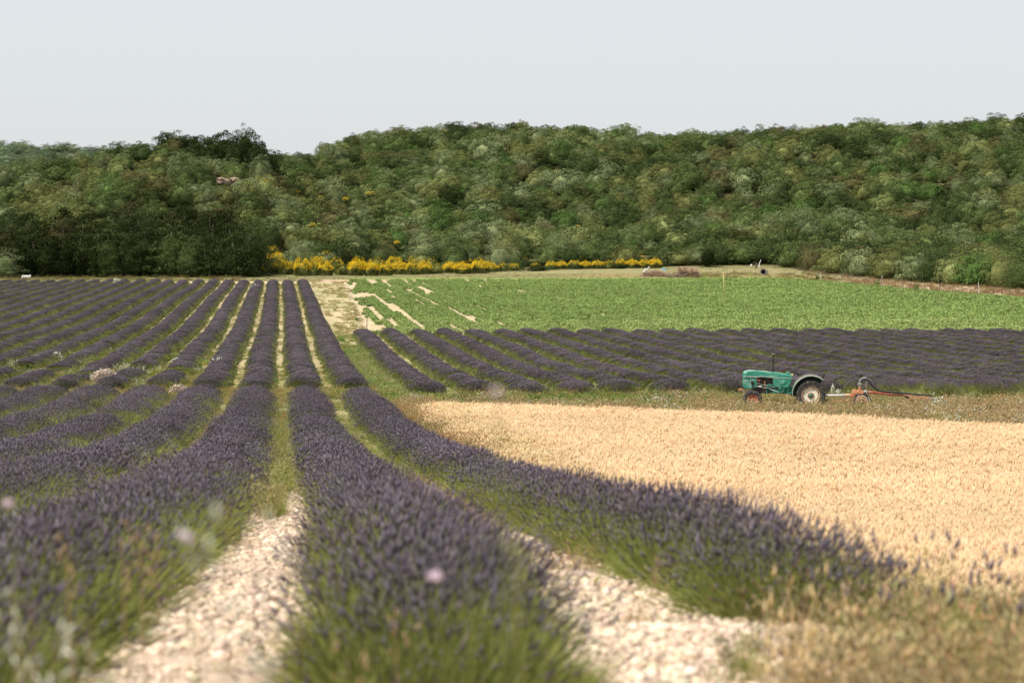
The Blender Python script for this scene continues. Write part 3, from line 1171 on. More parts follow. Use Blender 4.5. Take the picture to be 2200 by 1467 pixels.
# verge where the tractor stands
n = 26000
px_ = r.uniform(820, 2330, n)
D = r.uniform(46, 84, n)
u = (px_ - 1100) / FPX * D
X, Y = to_xy(D, u)
ok = (D > wheat_far(px_) - 0.4) & (X > 4.3) & (D < 81.5 + (vnoise(X, Y, 2, 3) - .5) * 3 - 3.5 * sstep(18, 24, X))
X, Y, D = X[ok], Y[ok], D[ok]
n = len(X)
q = r.uniform(size=n)
wv = fbm(X, Y, 4, 91)
gfar = sstep(67, 78, D) * 0.5 + (wv - 0.5) * 0.9 + 0.34
isg = q < gfar
pick = np.where(isg, np.where(r.uniform(size=n) < 0.7, 6, 8), r.choice([10, 7, 5, 9], n, p=[.5, .34, .15, .01]))
sz = r.uniform(0.65, 1.1, n)
sz = sz * np.where(pick == 8, 1.0, 1.0) * np.interp(D, [50, 66, 73, 84], [1.0, 1.05, 1.0, 0.8])
tt = np.where(isg[:, None], tints(n, r, (0.78, 0.82, 0.62), 0.22, 0.05), tints(n, r, (0.98, 0.90, 0.76), 0.22, 0.06))
put_grass("verge_grass", "tall half dry grass verge round the tractor and pump", "grass", X, Y, pick, np.stack([sz, sz, sz], 1), tt)

# grass in the furrows and the grassy track
Xs, Ys, Ks, Ss, Ts = [], [], [], [], []


def furrow(xc, ya, yb, halfw, dens, kinds, base, size, edge_bias=False, seed=0):
    rr = np.random.default_rng(seed + int(abs(xc) * 10))
    n = int((yb - ya) * dens)
    if n <= 0:
        return
    Yf = rr.uniform(ya, yb, n)
    off = rr.uniform(-1, 1, n)
    if edge_bias:
        off = np.sign(off) * np.abs(off) ** 0.5
    Xf = row_x(xc, Yf) + off * halfw
    m = vnoise(Xf, Yf, 1.6, 71) * vnoise(Xf + 30, Yf, 6, 72) > rr.uniform(0.05, 0.35, n)
    Xf, Yf = Xf[m], Yf[m]
    n = len(Xf)
    Xs.append(Xf)
    Ys.append(Yf)
    Ks.append(rr.choice(kinds, n))
    s = rr.uniform(0.7, 1.15, n) * size
    Ss.append(np.stack([s, s, s], 1))
    Ts.append(tints(n, rr, base, 0.16, 0.06))


G_, Y_ = (0.80, 0.92, 0.75), (1.0, 0.95, 0.75)
# path 0: bare stones to ~19 m, then a strong yellow-green strip
furrow(-0.02, 23.5, 36, 0.08, 26, [2, 1, 0, 2], (0.95, 1.12, 0.8), 0.66, seed=1)
furrow(-0.06, 22.5, 27, 0.06, 12, [5, 2], (0.9, 0.95, 0.75), 0.72, seed=2)
furrow(0.0, 30, 80, 0.17, 15, [0, 1, 2, 3], (0.80, 0.92, 0.7), 0.9, seed=3)
furrow(-0.05, 33, 80, 0.16, 14, [3, 4, 0], Y_, 0.9, seed=4)
furrow(0.0, 6, 23, 0.42, 4.0, [0, 3, 1], Y_, 0.42, True, seed=5)
# right path (between row 1 and row 3)
furrow(2.0, 34, 80, 0.30, 22, [0, 1, 1, 3], (0.80, 0.92, 0.7), 0.85, seed=6)
furrow(2.0, 14, 34, 0.36, 10, [3, 0, 4], (0.9, 0.85, 0.7), 0.75, seed=7)
furrow(2.0, 7, 14, 0.50, 6.0, [3, 0, 1], (0.85, 0.8, 0.65), 0.7, seed=8)
for xc in (-2, -4, -6, -8, -10, -12):
    furrow(xc, 14 if xc == -2 else 20, 84, 0.26, 18, [0, 1, 3, 4, 0], (0.95, 0.95, 0.68), 0.9, seed=9)
# the cross gap between near and far fields
n = 3300
Xg = r.uniform(-22, 4.2, n)
Dg = r.uniform(79, 87, n)
Xs.append(Xg)
Ys.append((Dg - Xg * SA) / CA)
Ks.append(r.choice([6, 7, 10, 8, 3, 0], n))
s = r.uniform(0.45, 0.85, n)
Ss.append(np.stack([s, s, s], 1))
Ts.append(tints(n, r, (0.9, 0.85, 0.62), 0.2, 0.08))
# weedy corner on the left
n = 6500
Dg = r.uniform(86, 132, n)
pxg = r.uniform(-200, 520, n)
Xg, Yg = to_xy(Dg, (pxg - 1100) / FPX * Dg)
kk = (vnoise(Xg, Yg, 3.5, 75) > 0.52) & (r.uniform(size=n) > (Dg - 100) / 32) & (Xg < -4)
Xg, Yg = Xg[kk], Yg[kk]
n = len(Xg)
Xs.append(Xg)
Ys.append(Yg)
Ks.append(r.choice([6, 6, 8, 10, 7, 9], n, p=[.25, .25, .12, .2, .15, .03]))
s = r.uniform(0.6, 1.1, n)
Ss.append(np.stack([s, s, s], 1))
Ts.append(tints(n, r, (0.8, 0.85, 0.65), 0.25, 0.08))
# far furrows: light coarse tufts
for k in range(1, 22):
    furrow(4.0 - 2 * k, 90, 284, 0.24, 2.0, [6, 7, 6], (0.9, 0.95, 0.75), 0.42, seed=12)
for k in range(0, 14):
    furrow(6.9 + 2 * k, 84, 150, 0.28, 3.2, [6, 7, 6], (0.85, 0.95, 0.7), 0.5, seed=13)
# grassy track between the fields
n = 5200
Dg = r.uniform(66, 150, n)
Xg = r.uniform(4.0, 5.3, n)
mid = fbm(Xg * 2 + Dg * .15, Dg / 4 - Xg, 2, 76) + r.normal(size=n) * 0.12 > 0.40 + 0.22 * sstep(110, 150, Dg)
Xg, Dg = Xg[mid], Dg[mid]
n = len(Xg)
Xs.append(Xg)
Ys.append((Dg - Xg * SA) / CA)
Ks.append(r.choice([6, 6, 8, 7, 0], n))
s = r.uniform(0.35, 0.7, n)
Ss.append(np.stack([s, s, s], 1))
Ts.append(tints(n, r, (0.85, 0.98, 0.75), 0.2, 0.06))
# track beyond 150 m
n = 2200
Dg = r.uniform(150, 288, n)
Xg = 4.1 + r.uniform(0, 1, n) * (crop_left(Dg) - 4.3)
keep = fbm(Xg * 2 + Dg * .1, Dg / 5 - Xg, 2.2, 77) + r.normal(size=n) * 0.12 > 0.48
Xg, Dg = Xg[keep], Dg[keep]
n = len(Xg)
Xs.append(Xg)
Ys.append((Dg - Xg * SA) / CA)
Ks.append(r.choice([6, 7], n))
s = r.uniform(0.3, 0.55, n)
Ss.append(np.stack([s, s, s], 1))
Ts.append(tints(n, r, (0.95, 0.95, 0.8), 0.2, 0.06))
X, Y = np.concatenate(Xs), np.concatenate(Ys)
put_grass("furrow_grass", "green and yellow grass growing in the furrows and tracks", "grass", X, Y, np.concatenate(Ks), np.concatenate(Ss), np.concatenate(Ts))

# grass belt between the fields and the wood
n = 15000
px_ = r.uniform(-250, 2400, n)
D = r.uniform(200, 352, n)
X, Y = to_xy(D, (px_ - 1100) / FPX * D)
start = np.where(X > crop_left(D), crop_far(px_) + 4, 287.5)
ok = (D > start) & (D < wood_edge(px_) + 4)
ok &= ~((X < 9) & (D < 290) & (vnoise(X, Y, 3, 4) > 0.45))
X, Y, D, px_ = X[ok], Y[ok], D[ok], px_[ok]
dd = D - crop_far(px_)
n = len(X)
green = ((dd > 4) & (dd < 11) & (px_ > 1150) & (px_ < 1780)) | (r.uniform(size=n) < 0.3) & (px_ < 1750)
pale = (dd > 25) & (px_ > 1150) & (px_ < 1720)
s = r.uniform(0.55, 1.1, n) * np.where(pale, 0.45, 1.0) * np.where(px_ < 600, 1.3, 1.0) * np.where((px_ > 520) & (px_ < 1430), 0.42, 1)
tt = np.where(green[:, None], tints(n, r, (0.85, 0.95, 0.8), 0.2, 0.06), tints(n, r, (0.50, 0.50, 0.38), 0.2, 0.06))
tt[pale] *= np.array([1.35, 1.35, 1.3])
rr_ = (px_ > 1730)
tt[rr_] = tints(int(rr_.sum()), r, (0.66, 0.56, 0.46), 0.2, 0.06)
put_grass("meadow_grass", "rough olive grass belt between the fields and the wood", "grass", X, Y, np.where(green, 6, 7), np.stack([s, s, s], 1), tt)


# ------------------------------------------------------------------ crop
n = 105000
D = r.uniform(150, 293, n)
px_ = r.uniform(730, 2330, n)
X = to_xy(D, (px_ - 1100) / FPX * D)[0]
# seed lines every 0.9 m along the field
X = np.round(X / 0.62) * 0.62 + r.normal(size=n) * 0.05
Y = (D - X * SA) / CA
D, u = to_du(X, Y)
px_ = 1100 + FPX * u / D
w_ = sstep(150, 293, D)
base_d = 1.0 - 0.45 * (D < 200) * 0
left = X - crop_left(D)
rid = np.round(X / 0.62)
_tab = np.random.default_rng(8).permutation(512)
miss = vnoise(_tab[rid.astype(int) % 512] * 3.0, Y / 20.0 + _tab[rid.astype(int) % 512] * 0.377, 1.0, 85) * 0.9 + _hash(rid, np.floor(Y / 2.0), 87) * 0.1
thr = np.interp(left, [0, 8, 16, 30, 45, 60], [0.62, 0.69, 0.75, 0.83, 0.90, 0.985])
ok = (left > (vnoise(Y, 3, 4, 87) - 0.3) * 2.2) & (miss < thr) & (D < crop_far(px_) + (vnoise(X, Y, 3, 88) - .5) * 2)
near_sparse = (D < 168) & (r.uniform(size=n) < 0.45 * (1 - sstep(150, 170, D)) * sstep(12, 30, X) + 0.15)
ok &= ~near_sparse
ok &= r.uniform(size=n) < np.interp(D, [150, 293], [1.0, 0.75])
X, Y, D = X[ok], Y[ok], D[ok]
n = len(X)
s = r.uniform(0.75, 1.2, n) * np.interp(left[ok], [0, 30, 60], [0.8, 0.95, 1.1])
s3 = np.stack([s * 0.56, s * 1.25, s], 1)
vt = fbm(X, Y, 14, 89)
tt = tints(n, r, (1.15, 1.10, 0.90), 0.14, 0.03) * (0.85 + 0.3 * vt)[:, None]
pl = (D < 172)
tt[pl] *= np.array([1.25, 1.15, 1.25])
eu = np.stack([r.normal(size=n) * 0.08, r.normal(size=n) * 0.08, r.normal(size=n) * 0.3], 1)
o = scatter("green_crop", "crop", np.stack([X, Y, H(X, Y) - 0.02], 1), eu, s3, r.integers(0, 4, n), tt)
tag(o, "low bright green crop with bare pale streaks at its left end", "crop")


# ------------------------------------------------------------------ stones of the near paths
n = 150000
Yq = 5.5 + (46 - 5.5) * r.uniform(size=n) ** 1.7
lane = r.choice([0.0, 2.0, -2.0], n, p=[0.44, 0.46, 0.10])
Xq = row_x(lane, Yq) * 1.0
Xq = (lane - 1.28 * np.exp(-Yq / 7.0)) + r.uniform(-0.62, 0.62, n)
clear = np.interp(Yq, [6, 24, 46], [0.62, 0.5, 0.34])
nearw = (Yq < 12.5) & (r.uniform(size=n) < 0.6)
Xq = np.where(nearw, r.uniform(-1.9, 3.9, n), Xq)
ex = r.uniform(size=n) < 0.38
Yq = np.where(ex, r.uniform(6.0, 12.5, n), Yq)
Xq = np.where(ex, r.uniform(-2.0, 3.6, n), Xq)
nearw = nearw | ex
sparse = vnoise(Xq, Yq, 0.5, 95) * 0.6 + vnoise(Xq, Yq, 1.7, 96) * 0.5 > r.uniform(0.22, 0.74, n)
keep = sparse & (nearw | (np.abs(Xq - (lane - 1.28 * np.exp(-Yq / 7.0))) < clear) & (r.uniform(size=n) < np.interp(Yq, [5, 20, 30, 46], [1, 1, 0.55, 0.15])))
keep &= in_frame(Xq, Yq, H(Xq, Yq), 200)
Xq, Yq = Xq[keep], Yq[keep]
n = len(Xq)
s = np.clip(np.exp(r.normal(size=n) * 0.65) * 0.0105, 0.005, 0.045)
tt = tints(n, r, (1, 1, 1), 0.24, 0.04)
o = scatter("path_stones", "stone", np.stack([Xq, Yq, H(Xq, Yq) + s * 0.15], 1), np.stack([r.normal(size=n) * .3, r.normal(size=n) * .3, r.uniform(0, 6.3, n)], 1), s, r.integers(0, 6, n), tt)
tag(o, "pale limestone rubble covering the bare near paths", "stones")


# ------------------------------------------------------------------ the wood
CROWN_SPECS = [(40, 105, 0.058, 0.72), (46, 95, 0.056, 0.80), (36, 115, 0.06, 0.62), (50, 90, 0.055, 0.85), (38, 105, 0.062, 0.66), (44, 108, 0.056, 0.75),
               (34, 120, 0.057, 0.6), (48, 92, 0.06, 0.82),
               (84, 88, 0.052, 1.45), (92, 84, 0.050, 1.6), (76, 96, 0.055, 1.3), (88, 88, 0.052, 1.7)]
crowns = [crown_mesh("crown", 600 + i, a, b, c, M['oak'], t, -0.35 if t < 1.2 else -0.8) for i, (a, b, c, t) in enumerate(CROWN_SPECS)]
wood_crowns = []
for i, me in enumerate(crowns[:8]):
    m2 = me.copy()
    m2.materials[0] = M['wood_leaf']
    wood_crowns.append(m2)
scatter_group("forest", wood_crowns)

TONES = {"dark green": (0.050, 0.068, 0.030), "deep green": (0.030, 0.038, 0.016), "mid green": (0.092, 0.118, 0.050), "olive": (0.135, 0.140, 0.060),
         "grey-green": (0.160, 0.180, 0.104), "brownish": (0.110, 0.096, 0.050), "fresh green": (0.076, 0.122, 0.042), "pale yellow-green": (0.21, 0.225, 0.105)}  # the leaves' own colours, darkest to palest
TN = list(TONES)


def trunk_mesh():
    mb = MB()
    mb.tube([(0, 0, -0.1), (0.02, 0.01, 0.35), (-0.03, 0.03, 0.75), (0.02, 0, 1.1)], [0.055, 0.042, 0.034, 0.02], 7)
    mb.tube([(0, 0, 0.45), (0.25, 0.1, 0.85)], [0.028, 0.012], 5)
    mb.tube([(-0.02, 0.02, 0.55), (-0.25, -0.12, 0.9)], [0.026, 0.012], 5)
    mb.tube([(0, 0.02, 0.5), (0.02, 0.28, 0.95)], [0.024, 0.010], 5)
    o = mb.build("trunk", M['bark'], None, True)
    me = o.data
    bpy.data.objects.remove(o)
    return me


TRUNK = trunk_mesh()
TREES = []    # dicts: X,Y,R,Hh,tone,pxc,pyc


def add_tree(X, Y, R, Hh, tone, zone):
    z = float(H(X, Y))
    px, py, D = proj(X, Y, z + Hh * 0.7)
    TREES.append(dict(X=float(X), Y=float(Y), z=z, R=R, H=Hh, tone=tone, zone=zone, px=float(px), py=float(py), D=float(D)))


rt = np.random.default_rng(77)
# dark stand on the left: three loose rows of tall oaks
for row, (d0, n) in enumerate(((305.5, 22), (312, 20), (320, 19), (329, 17))):
    for i in range(n):
        px = -170 + (720 - row * 0) * (i + 0.5 + rt.uniform(-.25, .25)) / n
        if px > 556 - row * 7:
            continue
        D = d0 + rt.uniform(-1.2, 1.2)
        hh = (8.6 + 1.3 * row * 0.8) * rt.uniform(0.85, 1.12) * np.interp(px, [-100, 60, 200, 420, 556], [0.85, 0.85, 1.0, 0.98, 1.0])
        if row == 0 and 540 > px > 60:
            hh *= rt.choice([0.62, 0.95, 1.0])
        X, Y = to_xy(D, (px - 1100) / FPX * D)
        add_tree(X, Y, rt.uniform(3.0, 4.2), hh, rt.choice(["dark green", "deep green", "brownish", "mid green", "olive"], p=[.38, .46, .08, .05, .03]), "stand")
# the edge tree with pinkish-white flowers at far left, and two catkin-tinted ones inside the stand
for px, D, R, hh in ((15, 301.5, 2.9, 5.2),):
    X, Y = to_xy(D, (px - 1100) / FPX * D)
    add_tree(X, Y, R, hh, "grey-green", "foot")
# right edge wood
px = 1455
k = 0
while px < 2380:
    for row in range(2):
        D = wood_edge(px) + 2.0 + row * 5.5 + rt.uniform(-0.7, 0.7)
        X, Y = to_xy(D, (px + row * 22 - 1100) / FPX * D)
        hh = rt.uniform(4.3, 5.6) * (1.0 + 0.10 * row) * np.interp(px, [1450, 1700, 2200], [0.72, 0.95, 1.12])
        add_tree(X, Y, rt.uniform(2.4, 3.4), hh, rt.choice(TN, p=[.22, .06, .28, .16, .12, .05, .05, .06]), "edge")
    k += 1
    px += rt.uniform(44, 62)
# small tree with a bare dark trunk by the back fence, and a round tree above the broom
for px, D, R, hh, tn in ((1520, 340, 1.9, 4.4, "deep green"), (1075, 330, 2.8, 5.6, "grey-green"), (745, 327, 3.5, 5.0, "deep green"), (640, 330, 2.6, 4.6, "grey-green"),
                         (820, 336, 2.4, 4.5, "dark green"), (905, 332, 2.0, 3.6, "olive"), (985, 338, 3.0, 5.4, "dark green"), (1180, 345, 2.6, 4.5, "mid green"),
                         (1270, 350, 2.8, 4.8, "mid green"), (1345, 346, 2.6, 4.2, "olive"), (1430, 345, 2.6, 5.0, "dark green")):
    X, Y = to_xy(D, (px - 1100) / FPX * D)
    add_tree(X, Y, R, hh, tn, "foot")
# the hillside
cell = 4.7
for gx in np.arange(-260, 420, cell):
    for gy in np.arange(250, 640, cell):
        X, Y = gx + rt.uniform(0, cell), gy + rt.uniform(0, cell)
        D, u = to_du(X, Y)
        if D < 50:
            continue
        px = 1100 + FPX * u / D
        if px < -140 or px > 2340:
            continue
        yr, Dr = ridge(px)
        e = wood_edge(px) + (34 if px < 570 else 15 if px < 1450 else 12)
        if D < e or D > Dr + 14:
            continue
        cl = fbm(X, Y, 26, 96)
        low_scrub = (px > 560) and (px < 1450) and D < e + 20
        p = np.array([.20, .06, .27, .17, .16, .06, .05, .03]) + (cl - 0.5) * np.array([.7, .25, -.1, -.2, -.45, .05, 0, -.15])
        p = np.clip(p, 0.01, None)
        tone = rt.choice(TN, p=p / p.sum())
        R = rt.uniform(1.8, 3.0) * (0.7 if low_scrub else 1)
        if rt.uniform() < 0.14:
            R *= 1.35
        hh = R * rt.uniform(1.0, 1.35) + rt.uniform(0.2, 2.0)
        if rt.uniform() < 0.06:
            hh *= 1.2
        if low_scrub and rt.uniform() < 0.4:
            continue
        add_tree(X, Y, R, hh, tone, "hill")
# tall dark trees on the left ridge
for px, D, R, hh in ((425, 424, 3.3, 6.2), (452, 420, 3.5, 6.6), (482, 426, 3.5, 7.0), (505, 418, 3.3, 7.2), (528, 424, 2.7, 9.2), (548, 420, 3.2, 8.4), (564, 416, 2.9, 7.6),
                     (586, 424, 2.8, 7.9), (592, 412, 2.5, 5.6), (352, 428, 1.4, 5.6), (398, 427, 2.9, 5.6)):
    X, Y = to_xy(D, (px - 1100) / FPX * D)
    add_tree(X, Y, R, hh, "deep green", "ridge")

MARKS = [(-400, "beyond the left edge"), (-20, "by the left edge"), (90, "above the bleached bench"), (190, "above left fence posts"), (290, "above the left furrows"), (380, "left of ridge trees"),
         (470, "under tall ridge trees"), (575, "above first broom bush"), (680, "above dense broom"), (790, "above the sandy track"), (900, "above mid broom hedge"),
         (1010, "above brightest broom bush"), (1120, "above the broom gap"), (1230, "above the low broom"), (1340, "left of brushwood heaps"), (1450, "above the brushwood heaps"),
         (1545, "above the yellow cane"), (1640, "above the hollow pipe"), (1740, "above the tractor wheel"), (1840, "above the pump"), (1940, "above the black hose"),
         (2050, "near the right edge"), (2150, "at the right edge")]


def mark(px):
    m = MARKS[0][1]
    for a, t in MARKS:
        if px >= a - 50:
            m = t
    return m


def prio(t):
    if not (-60 < t['px'] < 2260):
        return 1e9
    base = t['D'] - (60 if t['zone'] in ("stand", "edge", "foot", "ridge") else 0)
    if t['zone'] == 'stand' and t['D'] > 318:
        base += 40
    return base


TREES.sort(key=prio)
single, mass = TREES[:296], TREES[296:]

proto = {}


def make_tree(t, i, label, group):
    k = 8 + i % 4 if t['H'] / t['R'] > 1.75 else i % 8
    if k not in proto:
        root = empty("oak_tree")
        c = link("crown", crowns[k], root)
        link("trunk", TRUNK, root)
        proto[k] = root
    else:
        root = copy_tree(proto[k])
    root.location = (t['X'], t['Y'], t['z'] - 0.05)
    root.rotation_euler = (0, 0, (i * 2.399) % 6.283)
    tall = CROWN_SPECS[k][3]
    lift = 0.10 if t['zone'] == 'foot' and abs(t['px'] - 1520) < 25 else 0.0
    for ch in root.children:
        if ch.name.startswith("crown"):
            ch.scale = (t['R'], t['R'], t['H'] / ((1.62 if tall < 1.2 else 1.55) * tall) * (1 - lift))
            ch.location = (0, 0, t['H'] * (lift * 1.2 - 0.02))
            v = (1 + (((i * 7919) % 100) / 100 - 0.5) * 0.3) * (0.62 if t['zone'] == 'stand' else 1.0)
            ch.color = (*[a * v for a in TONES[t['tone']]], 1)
        else:
            ch.scale = (t['R'], t['R'], t['H'] / 1.5)
    tag(root, label, "tree", group)
    return root


def band(t):
    f = (t['py'] - np.interp(t['px'], RX, RY)) / 250.0
    return "at the wood foot" if f > 0.82 else "low on the slope" if f > 0.6 else "halfway up the slope" if f > 0.33 else "high on the slope" if f > 0.1 else "on the skyline"


keyed = {}
for t in single:
    if t['zone'] == 'stand':
        k = ("stand", t['tone'], "front row" if t['D'] < 309 else "second row" if t['D'] < 315.5 else "back rows")
    elif t['zone'] == 'edge':
        k = ("edge", t['tone'], "")
    elif t['zone'] == 'ridge':
        k = ("ridge", "", "")
    elif t['zone'] == 'foot':
        k = ("foot", t['tone'], mark(t['px']))
    else:
        k = ("hill", t['tone'], band(t), mark(t['px']))
    keyed.setdefault(k, []).append(t)
idx = 0
for k, lst in keyed.items():
    lst.sort(key=lambda t: t['px'])
    for j, t in enumerate(lst):
        o_ = ordinal(j + 1)
        nth = "" if len(lst) == 1 else ", %s from left" % o_
        if k[0] == 'stand':
            lab = "%s oak, %s of the dark left stand, %s such from left" % (k[1], k[2], o_)
            g = "oaks of the dark stand on the left"
        elif k[0] == 'edge':
            lab = "%s oak behind the right wire fence, %s of that tone from left" % (k[1], o_)
            g = "oaks along the right edge of the wood"
        elif k[0] == 'ridge':
            lab = "tall dark tree breaking the skyline on the left ridge" + nth
            g = "tall trees on the left ridge"
        elif k[0] == 'foot':
            lab = "%s tree at the foot of the wood %s" % (k[1], k[2]) + ("" if len(lst) == 1 else ", " + o_)
            g = "trees at the foot of the hillside"
        else:
            lab = "%s oak %s %s%s" % (k[1], k[2], k[3], nth)
            g = "oaks on the wooded hillside"
        make_tree(t, idx, lab, g)
        idx += 1

# all further trees of the hill as one wood, with the far ridge's trees
P, S, K, T, E = [], [], [], [], []
for i, t in enumerate(mass):
    k = int(rt.integers(0, 8))
    P.append((t['X'], t['Y'], t['z'] - 0.1))
    S.append((t['R'], t['R'], t['H'] / (1.6 * CROWN_SPECS[k][3])))
    K.append(k)
    v = rt.uniform(0.8, 1.2)
    T.append([a * v for a in TONES[t['tone']]])
    E.append((0, 0, rt.uniform(0, 6.28)))
o = scatter("oak_wood", "forest", np.array(P), np.array(E), np.array(S), np.array(K), np.array(T))
tag(o, "dense evergreen oak wood covering the upper hillside to the skyline", "wood")
sel = rt.choice(FX.size, 2600, replace=False)
P = np.stack([FX.ravel()[sel], FY.ravel()[sel], FZ.ravel()[sel] - 1.0], 1) + rt.normal(size=(2600, 3)) * np.array([3, 3, 0])
fp = proj(P[:, 0], P[:, 1], P[:, 2])
P = P[(fp[0] > -250) & (fp[0] < 420) & (fp[2] < 1290)]
n = len(P)
s = rt.uniform(4.0, 6.5, n)
o = scatter("distant_wood", "forest", P, np.stack([np.zeros(n), np.zeros(n), rt.uniform(0, 6.28, n)], 1), np.stack([s, s, s * 0.9], 1), rt.integers(0, 8, n),
            tints(n, rt, (0.13, 0.165, 0.115), 0.2, 0.05))  # leaf tint lightened so the colour itself carries the distance haze
tag(o, "hazy green wood on the far hill at the left edge", "wood")
# undergrowth that closes the wood floor
n = 5200
px_ = rt.uniform(-150, 2350, n)
D = rt.uniform(255, 575, n) 
X, Y = to_xy(D, (px_ - 1100) / FPX * D)
ok = (D > wood_edge(px_) + np.where((px_ > 560) & (px_ < 1430), -3.0, 5.0)) & (D < np.interp(px_, [560, 760], [430, 560]) + 8)
X, Y, D, px_ = X[ok], Y[ok], D[ok], px_[ok]
n = len(X)
s = rt.uniform(0.8, 1.7, n)
tt = np.array([TONES[a] for a in rt.choice(TN, n, p=[.38, .30, .12, .08, .04, .05, .03, 0])]) * rt.uniform(0.8, 1.25, (n, 1))  # mostly dark tones, painting the shade in the gaps between crowns
o = scatter("undergrowth", "forest", np.stack([X, Y, H(X, Y) - 0.2], 1), np.stack([np.zeros(n), np.zeros(n), rt.uniform(0, 6.28, n)], 1),
            np.stack([s, s, s * rt.uniform(0.6, 1.0, n)], 1), rt.integers(0, 8, n), tt)
tag(o, "low scrub and undergrowth beneath the oaks", "undergrowth")


# ------------------------------------------------------------------ broom
def broom_meshes(seed, amount):
    rr = np.random.default_rng(seed)
    n = 700
    th = rr.uniform(0, 6.283, n)
    el = np.arccos(rr.uniform(0.0, 1, n))
    d = np.stack([np.cos(th) * np.sin(el) * 0.95, np.sin(th) * np.sin(el) * 0.95, np.cos(el) * 0.80 + 0.14], 1)
    lump = 0.84 + 0.17 * np.sin(th * 3 + seed) * np.sin(el * 4 + seed * 2) + rr.uniform(-0.06, 0.05, n)
    base = d * np.array([0.45, 0.45, 0.1])
    dirs = norm(d * lump[:, None] - base)
    ln = np.linalg.norm(d * lump[:, None] - base, axis=1)
    V, Q, T_ = blades_vf(base, dirs, ln, np.full(n, 0.022), rr.normal(size=(n, 3)) * 0.04, rr)
    cv, cf = ICO2
    cv = cv * 0.66 * rr.uniform(0.85, 1.1, (len(cv), 1))
    cv[:, 2] = np.maximum(cv[:, 2], 0.0)
    leaf = mesh_np("foliage", np.concatenate([V, cv]), [(Q, 0), (T_, 0), (cf + len(V), 0)], [M['broom_leaf']])
    m = int(2300 * amount)
    th = rr.uniform(0, 6.283, m)
    el = np.arccos(np.clip(rr.uniform(0.25, 1, m) ** 0.75, 0, 1))
    patch = np.sin(th * 2 + seed * 1.7) * 0.7 + np.cos(el * 4 + seed) * 0.6 + 1.1 + rr.normal(size=m) * 0.7 + amount
    lump = 0.88 + 0.17 * np.sin(th * 3 + seed) * np.sin(el * 4 + seed * 2) + rr.uniform(-0.10, 0.07, m)
    P_ = np.stack([np.cos(th) * np.sin(el) * 0.95, np.sin(th) * np.sin(el) * 0.95, np.cos(el) * 0.80 + 0.14], 1) * lump[:, None]
    P_ = P_[patch > 1.75]
    V, Q = leaf_quads(P_, norm(P_ + rr.normal(size=P_.shape) * 0.7), rr.uniform(0.04, 0.075, len(P_)), rr, aspect=0.8)
    return leaf, mesh_np("blossoms", V, [(Q, 0)], [M['broom_flower']])


BR = [broom_meshes(800, 1.15), broom_meshes(801, 0.9), broom_meshes(802, 0.6), broom_meshes(803, 0.38), broom_meshes(804, 0.18)]
bro = [(548, 591, 46, 30, 0), (590, 589, 36, 30, 3), (617, 590, 32, 34, 2), (651, 592, 46, 41, 1), (675, 592, 40, 37, 3), (699, 592, 36, 35, 1), (735, 591, 34, 33, 4), (765, 592, 40, 40, 0),
       (798, 592, 36, 36, 0), (830, 592, 34, 36, 1), (857, 589, 36, 33, 0), (884, 590, 34, 31, 2), (912, 589, 38, 33, 1), (938, 588, 30, 26, 4), (964, 586, 30, 26, 0), (994, 588, 40, 28, 0),
       (1029, 587, 42, 34, 0), (1057, 584, 28, 22, 1), (1080, 582, 28, 20, 3), (1104, 581, 24, 18, 2), (1150, 578, 24, 16, 3),
       (1184, 577, 26, 18, 1), (1207, 577, 26, 19, 0), (1232, 576, 28, 20, 2), (1257, 577, 26, 19, 0), (1283, 577, 28, 20, 0), (1308, 577, 26, 20, 3), (1334, 576, 28, 22, 1), (1358, 576, 28, 22, 0),
       (1383, 576, 28, 21, 1), (1408, 576, 30, 24, 0)]
back = [(568, 566, 30, 26, 1), (597, 562, 30, 24, 0), (628, 566, 28, 24, 2), (660, 560, 26, 20, 3), (700, 560, 28, 24, 1), (1078, 556, 24, 18, 1), (1100, 560, 22, 16, 1), (1125, 566, 24, 16, 3), (1250, 565, 24, 14, 1),
        (885, 560, 22, 16, 2), (930, 556, 22, 16, 1), (585, 545, 26, 20, 2), (1375, 560, 20, 14, 2)]
hillb = [(797, 436, 26, 14, 2), (742, 447, 22, 12, 2), (690, 443, 18, 10, 2), (572, 412, 16, 12, 2), (672, 508, 20, 14, 1), (1242, 508, 16, 11, 2), (1252, 530, 16, 12, 2), (853, 545, 18, 12, 1), (640, 430, 16, 10, 1)]
for i_, x_ in enumerate(range(556, 1100, 41)):
    back.append((x_ + (i_ * 7) % 9, 583 - (i_ * 5) % 4 - (x_ > 1000) * 4, 38, 34 - (x_ > 950) * 12, (2, 3, 4, 2, 3, 1, 4)[i_ % 7]))
KINDB = ["thickly flowering yellow", "mostly yellow", "half yellow half green", "green with scattered yellow", "green nearly flowerless"]


def bush(px, py, w, h, kind, label, group):
    X, Y, Z, D = at(px, py, 200)
    leaf, blo = BR[kind]
    root = empty("broom_bush", (X, Y, Z - 0.05), random.uniform(0, 6.28))
    s = w / FPX * D * 0.62
    sz = h / FPX * D * 1.0
    for nm, me in (("foliage", leaf), ("blossoms", blo)):
        c = link(nm, me, root)
        c.scale = (s, s, sz)
    tag(root, label, "broom bush", group)


